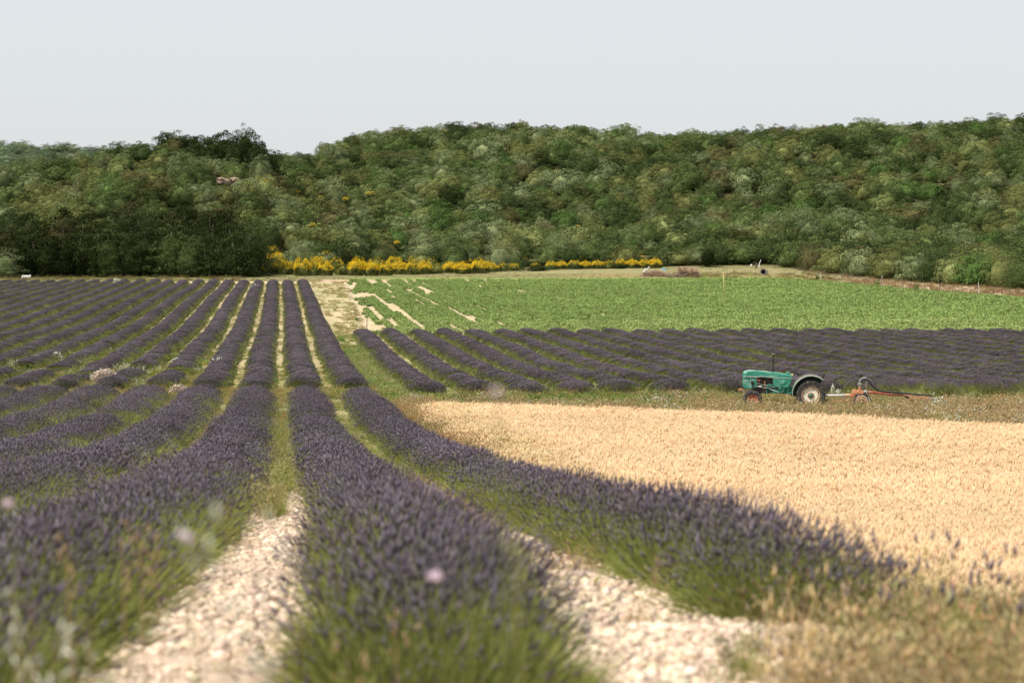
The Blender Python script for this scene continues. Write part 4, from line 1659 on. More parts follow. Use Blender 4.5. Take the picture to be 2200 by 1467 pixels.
for kk in range(5):
    sel_ = sorted([b for b in bro if b[4] == kk])
    for j, b in enumerate(sel_):
        bush(*b, "%s broom in the field-end hedge, %s such from left" % (KINDB[kk], ordinal(j + 1)), "broom bushes along the field end")
    sel_ = sorted([b for b in back if b[4] == kk])
    for j, b in enumerate(sel_):
        bush(*b, "%s broom behind the broom hedge, %s such from left" % (KINDB[kk], ordinal(j + 1)), "broom bushes behind the hedge")
for j, b in enumerate(sorted(hillb)):
    X, Y, Z, D = at(b[0], b[1] + 12, 330)
    leaf, blo = BR[b[4]]
    root = empty("broom_bush", (X, Y, Z + 2.4), j)
    for nm, me in (("foliage", leaf), ("blossoms", blo)):
        c = link(nm, me, root)
        c.scale = (b[2] / FPX * D * 0.5, b[2] / FPX * D * 0.5, b[3] / FPX * D * 1.0)
    tag(root, "yellow broom bush glowing among the oaks, %s such fleck from left" % ordinal(j + 1), "broom bush", "broom bushes among the oaks")

# ------------------------------------------------------------------ solid materials
M['post'] = mat_solid("weathered_wood", (0.34, 0.30, 0.25), (0.52, 0.48, 0.42), 0.85, nscale=14, bump=0.4)
M['darkpost'] = mat_solid("dark_stake", (0.05, 0.04, 0.03), (0.12, 0.09, 0.07), 0.85, nscale=14)
M['wire'] = mat_solid("rusty_wire", (0.10, 0.08, 0.07), (0.18, 0.15, 0.13), 0.6, 0.5)
M['yellow_stake'] = mat_solid("yellow_cane", (0.52, 0.37, 0.13), (0.62, 0.46, 0.19), 0.6, nscale=12)
M['bleached'] = mat_solid("bleached_wood", (0.52, 0.47, 0.42), (0.74, 0.72, 0.68), 0.75, nscale=8, bump=0.3)
M['green'] = mat_solid("faded_green_paint", (0.022, 0.185, 0.125), (0.045, 0.26, 0.185), 0.42, nscale=2.6, wear=(0.15, 0.33, 0.26), wear_amt=0.43)
M['green_low'] = mat_solid("green_paint_dull", (0.012, 0.16, 0.115), (0.035, 0.24, 0.175), 0.55, nscale=5, wear=(0.10, 0.12, 0.09), wear_amt=0.40)
M['pale_trim'] = mat_solid("sun_bleached_paint", (0.45, 0.55, 0.48), (0.66, 0.66, 0.58), 0.6, nscale=8)
M['rubber'] = mat_solid("old_rubber", (0.022, 0.021, 0.020), (0.055, 0.050, 0.045), 0.85, nscale=6, wear=(0.14, 0.11, 0.085), wear_amt=0.36)
M['cream'] = mat_solid("cream_rim_paint", (0.74, 0.65, 0.50), (0.82, 0.75, 0.62), 0.55, nscale=6, wear=(0.45, 0.28, 0.17), wear_amt=0.34)
M['rust'] = mat_solid("rust", (0.26, 0.11, 0.05), (0.42, 0.22, 0.11), 0.85, nscale=14, bump=0.3)
M['rimred'] = mat_solid("faded_red_paint", (0.42, 0.10, 0.06), (0.52, 0.19, 0.12), 0.7, nscale=8, wear=(0.28, 0.14, 0.09), wear_amt=0.42)
M['black'] = mat_solid("black_metal", (0.012, 0.012, 0.013), (0.035, 0.033, 0.032), 0.5, nscale=8)
M['oily'] = mat_solid("oily_engine", (0.015, 0.013, 0.012), (0.07, 0.045, 0.035), 0.6, nscale=16)
M['fender'] = mat_solid("fender_grey", (0.15, 0.165, 0.13), (0.28, 0.29, 0.24), 0.6, nscale=9, wear=(0.10, 0.12, 0.10), wear_amt=0.4)
M['fender_in_shade'] = mat_solid("fender_inside_shade", (0.012, 0.035, 0.028), (0.03, 0.06, 0.05), 0.8, nscale=6)  # near-black green: the shade under the fender is put into the colour
M['steel'] = mat_solid("dull_steel", (0.38, 0.39, 0.38), (0.56, 0.57, 0.56), 0.45, 0.5, nscale=12)
M['orange'] = mat_solid("orange_paint", (0.50, 0.155, 0.06), (0.62, 0.26, 0.12), 0.6, nscale=9, wear=(0.40, 0.25, 0.17), wear_amt=0.45)
M['redpipe'] = mat_solid("red_pipe_paint", (0.36, 0.065, 0.038), (0.48, 0.11, 0.07), 0.42, nscale=7, wear=(0.26, 0.12, 0.09), wear_amt=0.40)
M['whitepaint'] = mat_solid("white_plastic", (0.66, 0.65, 0.62), (0.80, 0.79, 0.76), 0.5, nscale=9, wear=(0.5, 0.46, 0.4), wear_amt=0.4)
M['tan'] = mat_solid("tan_rim", (0.52, 0.35, 0.22), (0.66, 0.47, 0.31), 0.7, nscale=12, wear=(0.40, 0.19, 0.09), wear_amt=0.42)
M['hose'] = mat_solid("black_hose", (0.018, 0.019, 0.021), (0.035, 0.037, 0.04), 0.38, nscale=8)
M['amber'] = mat_solid("amber_lamp", (0.75, 0.50, 0.16), (0.82, 0.60, 0.25), 0.3)
M['concrete'] = mat_solid("old_concrete", (0.16, 0.14, 0.125), (0.30, 0.27, 0.24), 0.9, nscale=7, bump=0.5)
M['stick'] = mat_solid("cut_branch", (0.34, 0.21, 0.13), (0.52, 0.36, 0.24), 0.85, nscale=5)
M['stick_dark'] = mat_solid("old_branch", (0.12, 0.09, 0.07), (0.25, 0.19, 0.15), 0.85, nscale=5)
M['blue'] = mat_solid("blue_sheet", (0.05, 0.15, 0.24), (0.09, 0.22, 0.32), 0.4)

# ------------------------------------------------------------------ tractor (x forward, y towards the camera, z up; wheels stand on z=0)
TXY = at(1741, 879.5, 40, 100)
SC_T = TXY[3] / 72.8
trac = empty("farm_tractor", (TXY[0], TXY[1], TXY[2]), math.pi - YAW - math.radians(7.0))
trac.scale = (SC_T,) * 3
tag(trac, "small faded green old tractor facing left at the wheat's far edge", "tractor")


def t2(xz, yz):
    return ((1610 - xz) / 604.0, (1095 - yz) / 604.0)


def smooth_outline(pts, it=2):
    p = np.array(pts, float)
    for _ in range(it):
        q = np.roll(p, -1, 0)
        p = np.stack([p * 0.75 + q * 0.25, p * 0.25 + q * 0.75], 1).reshape(-1, 2)
    return p


hood = [t2(*p) for p in ((166, 384), (160, 330), (178, 285), (250, 258), (480, 264), (730, 287), (880, 300), (1070, 332), (1238, 368), (1226, 418), (1040, 416), (860, 410), (640, 396), (500, 384))]
b = MB()
b.prism(smooth_outline(hood, 1), -0.27, 0.27, 0.16)
hood_o = b.build("hood", M['green'], trac)
b = MB().tube([(t2(176, 390)[0], 0.272, t2(0, 386)[1]), (t2(490, 402)[0], 0.276, t2(0, 398)[1])], 0.011, 6)
b.tube([(t2(490, 402)[0], 0.276, t2(0, 400)[1]), (t2(540, 380)[0], 0.276, t2(0, 384)[1]), (t2(860, 408)[0], 0.276, t2(0, 411)[1]), (t2(1220, 418)[0], 0.268, t2(0, 420)[1])], 0.008, 6)
b.build("trim_strip", M['pale_trim'], trac)
b = MB().prism([t2(700, 282), t2(300, 254), t2(270, 252), t2(280, 262), t2(690, 292)], -0.15, 0.15)
b.build("bleached_highlight_panel", M['pale_trim'], trac)  # pale colour carries both weathered paint and the sun highlight on the hood top
b = MB().prism([t2(*p) for p in ((166, 396), (460, 406), (462, 560), (452, 652), (200, 648), (170, 610), (162, 500))], -0.25, 0.25, 0.06)
gril = b.build("front_cowl", M['green'], trac)
b = MB()
for k in range(7):
    b.box((t2(158, 0)[0] + 0.012, 0, 0.80 + k * 0.048), (0.014, 0.36, 0.014))
b.build("grille_bar", M['black'], gril)
b = MB().box((t2(395, 0)[0], 0.257, t2(0, 520)[1]), (0.21, 0.012, 0.36))
pan = b.build("side_panel", M['green'], gril)
b = MB().box((t2(330, 0)[0], 0.262, t2(0, 520)[1]), (0.008, 0.012, 0.36)).box((t2(250, 0)[0], 0.256, t2(0, 492)[1]), (0.16, 0.01, 0.012))
b.build("panel_seam", M['pale_trim'], gril)
for sy in (1, -1):
    b = MB().lathe_y([(0.0, 0.035), (0.04, 0.034), (0.062, 0.015), (0.066, 0.0), (0.05, -0.05), (0.0, -0.065)], (0, 0, 0), 18)
    hl = b.build("headlight", M['black'], trac, True, (t2(372, 0)[0], sy * 0.33, t2(0, 510)[1]))
    if sy < 0:
        hl.scale = (1, -1, 1)
    MB().tube([(0, -0.02, 0), (0, -0.02, -0.22)], 0.012, 6).build("bracket", M['black'], hl)
b = MB().box((t2(150, 0)[0], 0, t2(0, 680)[1]), (0.26, 0.42, 0.035)).box((t2(130, 0)[0], 0, t2(0, 662)[1]), (0.16, 0.30, 0.03)).box((t2(75, 0)[0], 0, t2(0, 690)[1]), (0.03, 0.36, 0.09))
b.build("front_weight_carrier", M['rust'], trac)
b = MB().box((t2(640, 0)[0], 0, t2(0, 530)[1]), (0.56, 0.30, 0.42)).box((t2(560, 0)[0], 0, t2(0, 690)[1]), (0.62, 0.26, 0.20))
for k in range(3):
    b.tube([(t2(540 + k * 100, 0)[0], 0.12, t2(0, 430)[1]), (t2(540 + k * 100, 0)[0], 0.12, t2(0, 600)[1])], 0.06, 10)
eng = b.build("engine_block", M['oily'], trac)
b = MB().tube([(t2(640, 0)[0], 0.20, t2(0, 490)[1]), (t2(636, 0)[0], 0.215, t2(0, 560)[1]), (t2(650, 0)[0], 0.20, t2(0, 655)[1])], 0.020, 8)
b.tube([(t2(600, 0)[0], 0.20, t2(0, 500)[1]), (t2(660, 0)[0], 0.20, t2(0, 496)[1])], 0.018, 8)
b.build("exhaust_manifold", M['rust'], eng)
MB().tube([(t2(470, 0)[0], 0.20, t2(0, 475)[1]), (t2(540, 0)[0], 0.20, t2(0, 475)[1])], 0.038, 12).build("oil_filter", M['rimred'], eng)
MB().tube([(t2(500, 0)[0], 0.25, t2(0, 602)[1]), (t2(565, 0)[0], 0.25, t2(0, 606)[1])], 0.028, 10).build("steering_cylinder", M['pale_trim'], eng)
b = MB().tube([(t2(700, 0)[0], 0.2, t2(0, 565)[1]), (t2(805, 0)[0], 0.2, t2(0, 570)[1])], 0.026, 10)
b.tube([(t2(660, 0)[0], 0.22, t2(0, 610)[1]), (t2(850, 0)[0], 0.22, t2(0, 612)[1])], 0.028, 10)
b.box((t2(690, 0)[0], 0.2, t2(0, 600)[1]), (0.05, 0.06, 0.08))
b.build("injection_pump", M['green_low'], eng)
b = MB()
b.tube([(t2(400, 0)[0], 0.27, t2(0, 588)[1]), (t2(500, 0)[0], 0.27, t2(0, 600)[1]), (t2(780, 0)[0], 0.27, t2(0, 655)[1])], 0.009, 6)
b.tube([(t2(760, 0)[0], 0.27, t2(0, 660)[1]), (t2(930, 0)[0], 0.30, t2(0, 715)[1])], 0.012, 6)
b.tube([(t2(470, 0)[0], 0.24, t2(0, 520)[1]), (t2(560, 0)[0], 0.24, t2(0, 565)[1]), (t2(700, 0)[0], 0.24, t2(0, 575)[1])], 0.008, 6)
b.build("steering_rod", M['steel'], trac)
b = MB().prism([t2(*p) for p in ((800, 416), (1222, 424), (1196, 520), (1140, 612), (1080, 624), (960, 628), (880, 608), (826, 588), (806, 500))], -0.27, 0.27, 0.08)
tank = b.build("fuel_tank", M['green'], trac)
b = MB().prism(smooth_outline([t2(*p) for p in ((900, 478), (1110, 470), (1090, 510), (1040, 545), (1000, 556), (950, 540), (915, 505))], 1), 0.268, 0.288, 0.2)
b.build("tank_bulge", M['green'], tank)
b = MB().prism([t2(*p) for p in ((1066, 336), (1100, 300), (1130, 288), (1160, 302), (1200, 338), (1242, 372), (1232, 400))], -0.2, 0.2, 0.15)
dash = b.build("dashboard", M['green'], trac)
MB().tube([(t2(1195, 0)[0], 0.17, t2(0, 345)[1]), (t2(1235, 0)[0], 0.17, t2(0, 352)[1])], 0.030, 10).build("indicator_lamp", M['amber'], dash)
b = MB().prism([t2(*p) for p in ((640, 640), (850, 650), (880, 628), (1240, 600), (1300, 640), (1420, 640), (1480, 700), (1480, 800), (1240, 770), (960, 752), (640, 742))], -0.13, 0.13, 0.05)
b.box((t2(900, 0)[0], 0, t2(0, 700)[1]), (0.30, 0.44, 0.12))
gear = b.build("gearbox", M['green_low'], trac)
b = MB()
V_, F_ = [], []
ct = (t2(975, 0)[0], 0.27, t2(0, 652)[1])
pts = [(ct[0] + 0.115 * math.cos(a), ct[1] + 0.01, ct[2] + 0.115 * math.sin(a)) for a in np.linspace(-1.9, 1.9, 14) + math.pi * 0.0]
pts = [(2 * ct[0] - p[0] * 1, p[1], p[2]) for p in pts][::-1]
b.tube(pts, 0.014, 6)
b.tube([(ct[0], 0.13, ct[2]), (ct[0], 0.27, ct[2])], 0.05, 10)
b.tube([(ct[0], 0.27, ct[2]), (ct[0] + 0.1, 0.28, ct[2] + 0.02)], 0.016, 6)
b.build("belt_pulley_guard", M['green'], gear)
b = MB().box((t2(1180, 0)[0], 0.30, t2(0, 738)[1]), (0.22, 0.26, 0.02)).tube([(t2(1120, 0)[0], 0.25, t2(0, 738)[1]), (t2(1140, 0)[0], 0.25, t2(0, 600)[1])], 0.01, 6)
b.tube([(t2(1150, 0)[0], 0.2, t2(0, 606)[1]), (t2(1260, 0)[0], 0.25, t2(0, 590)[1])], 0.014, 6)
b.build("footboard", M['green_low'], trac)
b = MB().tube([(t2(815, 0)[0], 0.05, 1.28), (t2(812, 0)[0], 0.05, t2(0, -85)[1])], 0.032, 10)
ex = b.build("exhaust_pipe", mat_solid('sooty_rust', (0.014, 0.010, 0.009), (0.035, 0.02, 0.015), 0.8, nscale=9), trac)
MB().tube([(t2(828, 0)[0], 0.05, t2(0, -88)[1]), (t2(782, 0)[0], 0.05, t2(0, -100)[1])], 0.016, 8).build("rain_cap", M['steel'], ex)
# steering wheel
cw = Vector((t2(1300, 0)[0], 0.0, t2(0, 288)[1]))
axv = Vector((0.72, 0, -0.69)).normalized()
u1 = axv.cross(Vector((0, 1, 0))).normalized()
ring = [tuple(cw + (u1 * math.cos(a) + Vector((0, 1, 0)) * math.sin(a)) * 0.19) for a in np.linspace(0, 2 * math.pi, 25)]
b = MB().tube(ring, 0.024, 6, False)
for a in (0.5, 2.6, 4.7):
    b.tube([tuple(cw + axv * 0.04), tuple(cw + (u1 * math.cos(a) + Vector((0, 1, 0)) * math.sin(a)) * 0.185)], 0.009, 5)
sw = b.build("steering_wheel", M['black'], trac, True)
MB().tube([tuple(cw + axv * 0.03), (t2(1210, 0)[0], 0, t2(0, 400)[1])], 0.018, 8).build("steering_column", M['black'], sw)
# seat
b = MB().prism(smooth_outline([(0.16, 0.98), (0.18, 1.02), (-0.05, 1.00), (-0.16, 1.04), (-0.22, 1.20), (-0.26, 1.19), (-0.20, 0.99), (-0.1, 0.95)], 1), -0.2, 0.2, 0.05)
seat = b.build("seat", M['black'], trac, True)
MB().tube([(0.0, 0, 0.70), (0.0, 0, 0.97)], 0.03, 8).build("seat_post", M['black'], seat)
MB().tube([(t2(1812, 0)[0], 0.20, t2(0, 520)[1]), (t2(1858, 0)[0], 0.20, t2(0, 420)[1]), (t2(1902, 0)[0], 0.20, t2(0, 318)[1])], [0.024, 0.027, 0.036], 8).build("lift_lever", M['black'], trac)
MB().box((t2(1908, 0)[0], 0.20, t2(0, 306)[1]), (0.05, 0.03, 0.03)).build("lever_knob", M['rust'], trac)
# fenders
for sy in (1, -1):
    b = MB()
    A = np.linspace(math.radians(-4), math.radians(128), 26)
    cx, cz = 0.0, 0.53
    rin = 0.655
    inner, outer = [], []
    V_, F_ = [], []
    for a in A:
        rr_ = rin + 0.055 * math.sin(max(0, a) * 0.85)
        for yy, rr2 in ((0.34, rr_), (0.66, rr_), (0.69, rr_ - 0.028), (0.66, rr_ - 0.012), (0.34, rr_ - 0.012)):
            V_.append((cx + rr2 * math.cos(a), sy * yy, cz + rr2 * math.sin(a)))
    for i in range(len(A) - 1):
        for k in range(5):
            F_.append((i * 5 + k, i * 5 + (k + 1) % 5, (i + 1) * 5 + (k + 1) % 5, (i + 1) * 5 + k))
    F_.append((0, 1, 2, 3, 4))
    F_.append(tuple((len(A) - 1) * 5 + k for k in range(5)))
    b.add(V_, F_)
    fen = b.build("fender", M['fender'], trac)
    b = MB()
    V_, F_ = [], []
    for a in A:
        V_ += [(cx + 0.20 * math.cos(a), sy * 0.335, cz + 0.2 * math.sin(a)), (cx + (rin + .03) * math.cos(a), sy * 0.335, cz + (rin + .03) * math.sin(a)),
               (cx + (rin + .03) * math.cos(a), sy * 0.325, cz + (rin + .03) * math.sin(a)), (cx + 0.2 * math.cos(a), sy * 0.325, cz + 0.2 * math.sin(a))]
    for i in range(len(A) - 1):
        for k in range(4):
            F_.append((i * 4 + k, i * 4 + (k + 1) % 4, (i + 1) * 4 + (k + 1) % 4, (i + 1) * 4 + k))
    b.add(V_, F_)
    b.build("inner_guard", M['fender_in_shade'], fen)


def rear_wheel(sy):
    w = empty("rear_wheel", (0, sy * 0.52, 0.53))
    w.parent = trac
    b = MB().lathe_y([(0.325, -0.10), (0.36, -0.13), (0.47, -0.135), (0.505, -0.11), (0.515, 0), (0.505, 0.11), (0.47, 0.135), (0.36, 0.13), (0.325, 0.10)], (0, 0, 0), 48)
    for k in range(18):
        for sgn in (1, -1):
            a = 2 * math.pi * (k + (0.5 if sgn < 0 else 0)) / 18
            p0 = (0.515 * math.cos(a), sgn * 0.02, 0.515 * math.sin(a))
            p1 = (0.50 * math.cos(a - 0.20), sgn * 0.135, 0.50 * math.sin(a - 0.20))
            p2 = (0.46 * math.cos(a - 0.23), sgn * 0.142, 0.46 * math.sin(a - 0.23))
            b.tube([p0, p1, p2], [0.019, 0.019, 0.014], 4)
    b.build("tyre", M['rubber'], w)
    f = sy
    rim = MB().lathe_y([(0.325, f * 0.085), (0.328, f * 0.115), (0.312, f * 0.118), (0.305, f * 0.10), (0.30, f * 0.06), (0.285, f * 0.04)], (0, 0, 0), 40).build("rim", M['tan'], w, True)
    MB().lathe_y([(0.288, f * 0.035), (0.27, f * 0.06), (0.23, f * 0.075), (0.16, f * 0.062), (0.125, f * 0.055), (0.12, f * 0.07), (0.0, f * 0.07)], (0, 0, 0), 40).build("wheel_disc", M['cream'], rim, True)
    b = MB()
    for k in range(8):
        a = 2 * math.pi * (k + .5) / 8
        b.box((0.275 * math.cos(a), f * 0.085, 0.275 * math.sin(a)), (0.030, 0.03, 0.030), (a, 'Y'))
    b.build("rim_lug", M['oily'], rim)
    b = MB().lathe_y([(0.115, f * 0.072), (0.112, f * 0.085), (0.075, f * 0.085), (0.07, f * 0.07)], (0, 0, 0), 24)
    b.build("hub_ring", M['rust'], rim)
    b = MB().lathe_y([(0.072, f * 0.072), (0.068, f * 0.11), (0.045, f * 0.125), (0.0, f * 0.13)], (0, 0, 0), 20)
    b.build("hub", M['green_low'], rim, True)
    b = MB()
    for k in range(6):
        a = 2 * math.pi * k / 6
        b.lathe_y([(0.0, f * 0.098), (0.012, f * 0.098), (0.012, f * 0.08)], (0.094 * math.cos(a), 0, 0.094 * math.sin(a)), 6)
    b.build("wheel_nut", M['steel'], rim)
    return w


rear_wheel(1)
rear_wheel(-1)


def front_wheel(sy):
    w = empty("front_wheel", (t2(375, 0)[0], sy * 0.46, 0.345))
    w.parent = trac
    b = MB().lathe_y([(0.20, -0.06), (0.22, -0.08), (0.30, -0.08), (0.33, -0.05), (0.338, 0), (0.33, 0.05), (0.30, 0.08), (0.22, 0.08), (0.20, 0.06)], (0, 0, 0), 40)
    for yy in (-0.035, 0, 0.035):
        b.tube([(0.336 * math.cos(a), yy, 0.336 * math.sin(a)) for a in np.linspace(0, 2 * math.pi, 33)], 0.008, 4, False)
    b.build("tyre", M['rubber'], w)
    f = sy
    rim = MB().lathe_y([(0.205, f * 0.05), (0.208, f * 0.07), (0.19, f * 0.068), (0.17, f * 0.03), (0.09, f * 0.02), (0.05, f * 0.03)], (0, 0, 0), 32).build("rim", M['rimred'], w, True)
    MB().lathe_y([(0.052, f * 0.028), (0.05, f * 0.075), (0.03, f * 0.09), (0, f * 0.09)], (0, 0, 0), 16).build("hub", M['rust'], rim)


front_wheel(1)
front_wheel(-1)
MB().tube([(t2(375, 0)[0], -0.42, 0.36), (t2(375, 0)[0], 0, 0.42), (t2(375, 0)[0], 0.42, 0.36)], 0.035, 8).build("front_axle", M['green_low'], trac)
MB().tube([(0, -0.46, 0.53), (0, 0.46, 0.53)], 0.06, 12).build("rear_axle", M['green_low'], trac)
b = MB()
for yy in (-0.18, 0.18):
    b.tube([(-0.15, yy, 0.40), (-0.62, yy * 1.2, 0.36)], 0.018, 6)
    b.tube([(-0.10, yy, 0.95), (-0.40, yy * 1.1, 0.88), (-0.46, yy * 1.15, 0.40)], 0.016, 6)
b.box((-0.55, 0, 0.36), (0.05, 0.5, 0.04))
b.build("three_point_hitch", M['black'], trac)

# ------------------------------------------------------------------ pump on its own wheels behind the tractor (x to the right, y away from the camera)
PXY = at(1849.7, 879.5, 40, 100)
pump = empty("irrigation_pump", (PXY[0], PXY[1], PXY[2]), -YAW)
pump.scale = (PXY[3] / 72.8,) * 3
tag(pump, "orange irrigation pump on small wheels hitched right behind the tractor", "pump")


def q2(xz, yz):
    return ((xz - 590) / 511.0, (757 - yz) / 511.0)


def Q3(x, y, z=0.0):
    a = q2(x, y)
    return (a[0], z, a[1])


MB().tube([Q3(-150, 505), Q3(0, 505), Q3(352, 498)], [0.030, 0.036, 0.036], 12).build("drive_shaft_guard", M['whitepaint'], pump, True)
MB().tube([Q3(310, 500), Q3(352, 498), Q3(395, 508)], [0.045, 0.052, 0.04], 12).build("shaft_joint", M['tan'], pump)
MB().tube([Q3(-160, 606, -0.05), Q3(180, 598, -0.05), Q3(440, 576, -0.05)], 0.014, 6).build("drawbar", M['orange'], pump)
b = MB().prism(smooth_outline([q2(*p) for p in ((386, 480), (440, 474), (462, 520), (440, 548), (392, 540))], 1), -0.06, 0.06, 0.1)
b.prism(smooth_outline([q2(*p) for p in ((448, 388), (508, 396), (512, 450), (480, 520), (430, 520), (430, 440))], 1), -0.08, 0.08, 0.12)
b.prism(smooth_outline([q2(*p) for p in ((516, 400), (580, 396), (640, 420), (640, 470), (520, 476))], 1), -0.09, 0.09, 0.1)
for x in (480, 515, 600):
    b.lathe_y([(0.0, -0.11), (0.05, -0.11), (0.055, -0.08), (0.055, 0.08)], Q3(x, 455), 14)
pb = b.build("pump_body", M['orange'], pump)
b = MB().tube([Q3(565, 400), Q3(566, 372)], 0.040, 12).tube([Q3(566, 372), Q3(566, 352)], 0.062, 14)
b.build("flange", M['orange'], pb)
b = MB().tube([Q3(562, 352), Q3(560, 300)], [0.022, 0.03], 10).tube([Q3(530, 296), Q3(598, 304)], 0.030, 10).tube([Q3(548, 284), Q3(576, 288)], 0.04, 8)
val = b.build("valve", M['steel'], pump)
MB().tube([Q3(455, 244), Q3(540, 292)], 0.006, 6).build("valve_lever", M['black'], val)
MB().tube([Q3(552, 246), Q3(612, 190), Q3(640, 182), Q3(690, 186)], [0.018, 0.02, 0.02, 0.02], 8).build("elbow_pipe", M['steel'], pump)
MB().tube([Q3(684, 180, -0.03), Q3(680, 300, -0.03), Q3(684, 450, -0.03)], 0.009, 6).build("support_rod", M['tan'], pump)
MB().tube([Q3(640, 440), Q3(700, 442)], 0.052, 12).tube([Q3(655, 440), Q3(670, 440)], 0.065, 12).build("coupling", M['steel'], pump)
hp = [Q3(*p) for p in ((600, 205), (650, 200), (705, 218), (750, 262), (800, 325), (850, 372), (910, 408), (1000, 434), (1100, 440), (1220, 445), (1400, 468), (1560, 484), (1700, 492), (1820, 496), (1895, 520))]
hp = [(p[0], p[1] - 0.03 * math.sin(i * 0.7), p[2]) for i, p in enumerate(hp)]
MB().tube(hp, 0.034, 12).build("black_hose", M['hose'], pump, True)
for x, y in ((1180, 442), (1800, 495), (805, 330)):
    MB().tube([Q3(x - 10, y - 2), Q3(x + 12, y + 2)], 0.041, 12).build("hose_clamp", M['black'], pump)
MB().tube([Q3(700, 442, 0.02), Q3(820, 446, 0.02), Q3(1000, 470, 0.03), Q3(1160, 488, 0.03), Q3(1340, 500, 0.03), Q3(1420, 530, 0.03)], 0.036, 12).build("red_pipe", M['redpipe'], pump, True)
b = MB().prism([q2(*p) for p in ((1380, 496), (1420, 500), (1480, 552), (1430, 560), (1385, 530))], -0.05, 0.08)
b.build("bracket", M['black'], pump)
b = MB().tube([Q3(1380, 494, -0.06), Q3(1640, 528, -0.06), Q3(1900, 556, -0.06)], 0.017, 6).tube([Q3(1470, 556, -0.06), Q3(1640, 552, -0.06), Q3(1780, 540, -0.06)], 0.013, 6)
b.tube([Q3(1440, 500, 0.12), Q3(1660, 536, 0.12), Q3(1900, 552, 0.12)], 0.017, 6)
b.build("chassis_bar", M['orange'], pump)
MB().box(Q3(1490, 640), (0.22, 0.03, 0.26)).build("rusty_stand", M['rust'], pump)
b = MB().tube([Q3(1870, 500), Q3(1900, 560), Q3(1910, 630)], 0.016, 6).tube([Q3(1885, 540, -.05), Q3(1940, 585, -.05)], 0.03, 8).tube([Q3(1905, 470), Q3(1925, 452)], 0.02, 6)
b.tube([Q3(1790, 560), Q3(1880, 575)], 0.02, 6)
b.build("end_coupling", M['steel'], pump)
b = MB().tube([Q3(470, 520), Q3(540, 480), Q3(640, 478), Q3(720, 520)], 0.05, 8).box(Q3(590, 500, 0.05), (0.30, 0.22, 0.08))
b.build("gear_housing", M['oily'], pump)
MB().tube([Q3(590, 610, -0.14), Q3(590, 610, 0.34)], 0.022, 8).build("axle", M['oily'], pump)


def pump_wheel(xz, yy, rimmat, side):
    w = empty("wheel", Q3(xz, 612, yy))
    w.parent = pump
    MB().lathe_y([(0.19, -0.05), (0.255, -0.055), (0.27, -0.03), (0.272, 0.03), (0.255, 0.055), (0.19, 0.05)], (0, 0, 0), 36).build("tyre", M['rubber'], w, True)
    f = -1
    rim = MB().lathe_y([(0.215, f * 0.052), (0.22, f * 0.066), (0.19, f * 0.068), (0.155, f * 0.04), (0.145, f * 0.035), (0.14, f * 0.055), (0.09, f * 0.058), (0.085, f * 0.03), (0.0, f * 0.03)], (0, 0, 0), 30).build("rim", rimmat, w, True)
    b = MB()
    for k in range(8):
        a = 2 * math.pi * k / 8
        b.box((0.115 * math.cos(a), f * 0.062, 0.115 * math.sin(a)), (0.03, 0.012, 0.03), (a, 'Y'))
        b.box((0.165 * math.cos(a + .39), f * 0.046, 0.165 * math.sin(a + .39)), (0.03, 0.014, 0.026), (a, 'Y'))
    b.build("spoke_plate", M['rust'], rim)
    MB().lathe_y([(0.05, f * 0.03), (0.045, f * 0.09), (0.02, f * 0.10), (0, f * 0.10)], (0, 0, 0), 14).build("hub", rimmat, rim)


pump_wheel(585, -0.16, M['tan'], 1)
pump_wheel(668, 0.34, M['whitepaint'], -1)


# ------------------------------------------------------------------ fences, posts and stakes
def fence(points, label, mats, hts, rad, wires, group=None):
    """points: (px, py) of post feet in the photograph"""
    P_ = [at(*p, 60, 360)[:3] for p in points]
    root = empty("wire_fence", P_[0])
    tag(root, label, "fence", group)
    o3 = Vector(P_[0])
    for i, p in enumerate(P_):
        h_ = hts[i % len(hts)] * (0.92 + 0.16 * ((i * 37) % 10) / 10)
        lean = 0.06 * math.sin(i * 2.3)
        mb = MB().tube([(0, 0, -0.15), (lean * 0.5, 0, h_ * 0.5), (lean, 0.02, h_)], [rad, rad, rad * 0.85], 6)
        q = mb.build("post", mats[i % len(mats)], root, False, tuple(Vector(p) - o3))
    for hz in wires:
        mb = MB().tube([tuple(Vector(p) - o3 + Vector((0, 0.03, hz))) for p in P_], 0.006, 4)
        mb.build("wire", M['wire'], root)
    return root


fence([(60, 588), (119, 589), (180, 589), (235, 588), (288, 588), (335, 588), (383, 587), (435, 587), (482, 587), (530, 587)], "sparse row of pale wooden fence posts before the dark left stand",
      [M['post'], M['bleached'], M['post']], [1.05, 1.2, 0.9], 0.045, [0.5, 0.85])
fence([(1462, 568), (1490, 568), (1515, 567), (1529, 567), (1546, 567), (1560, 568), (1587, 566), (1611, 566)], "short run of grey fence posts beyond the brushwood heaps",
      [M['bleached'], M['post']], [1.25, 1.0, 1.5], 0.05, [0.55, 0.95])
rp = []
x_ = 1700.0
while x_ < 2290:
    rp.append((x_, float(np.interp(x_, [1700, 1760, 1800, 1950, 2200, 2300], [587, 594, 602, 623, 645, 653]))))
    x_ += 13.0 + (x_ - 1700) * 0.010
fence(rp, "long wire fence of thin dark stakes along the right edge of the wood", [M['darkpost']], [1.15], 0.022, [0.4, 0.75, 1.05])
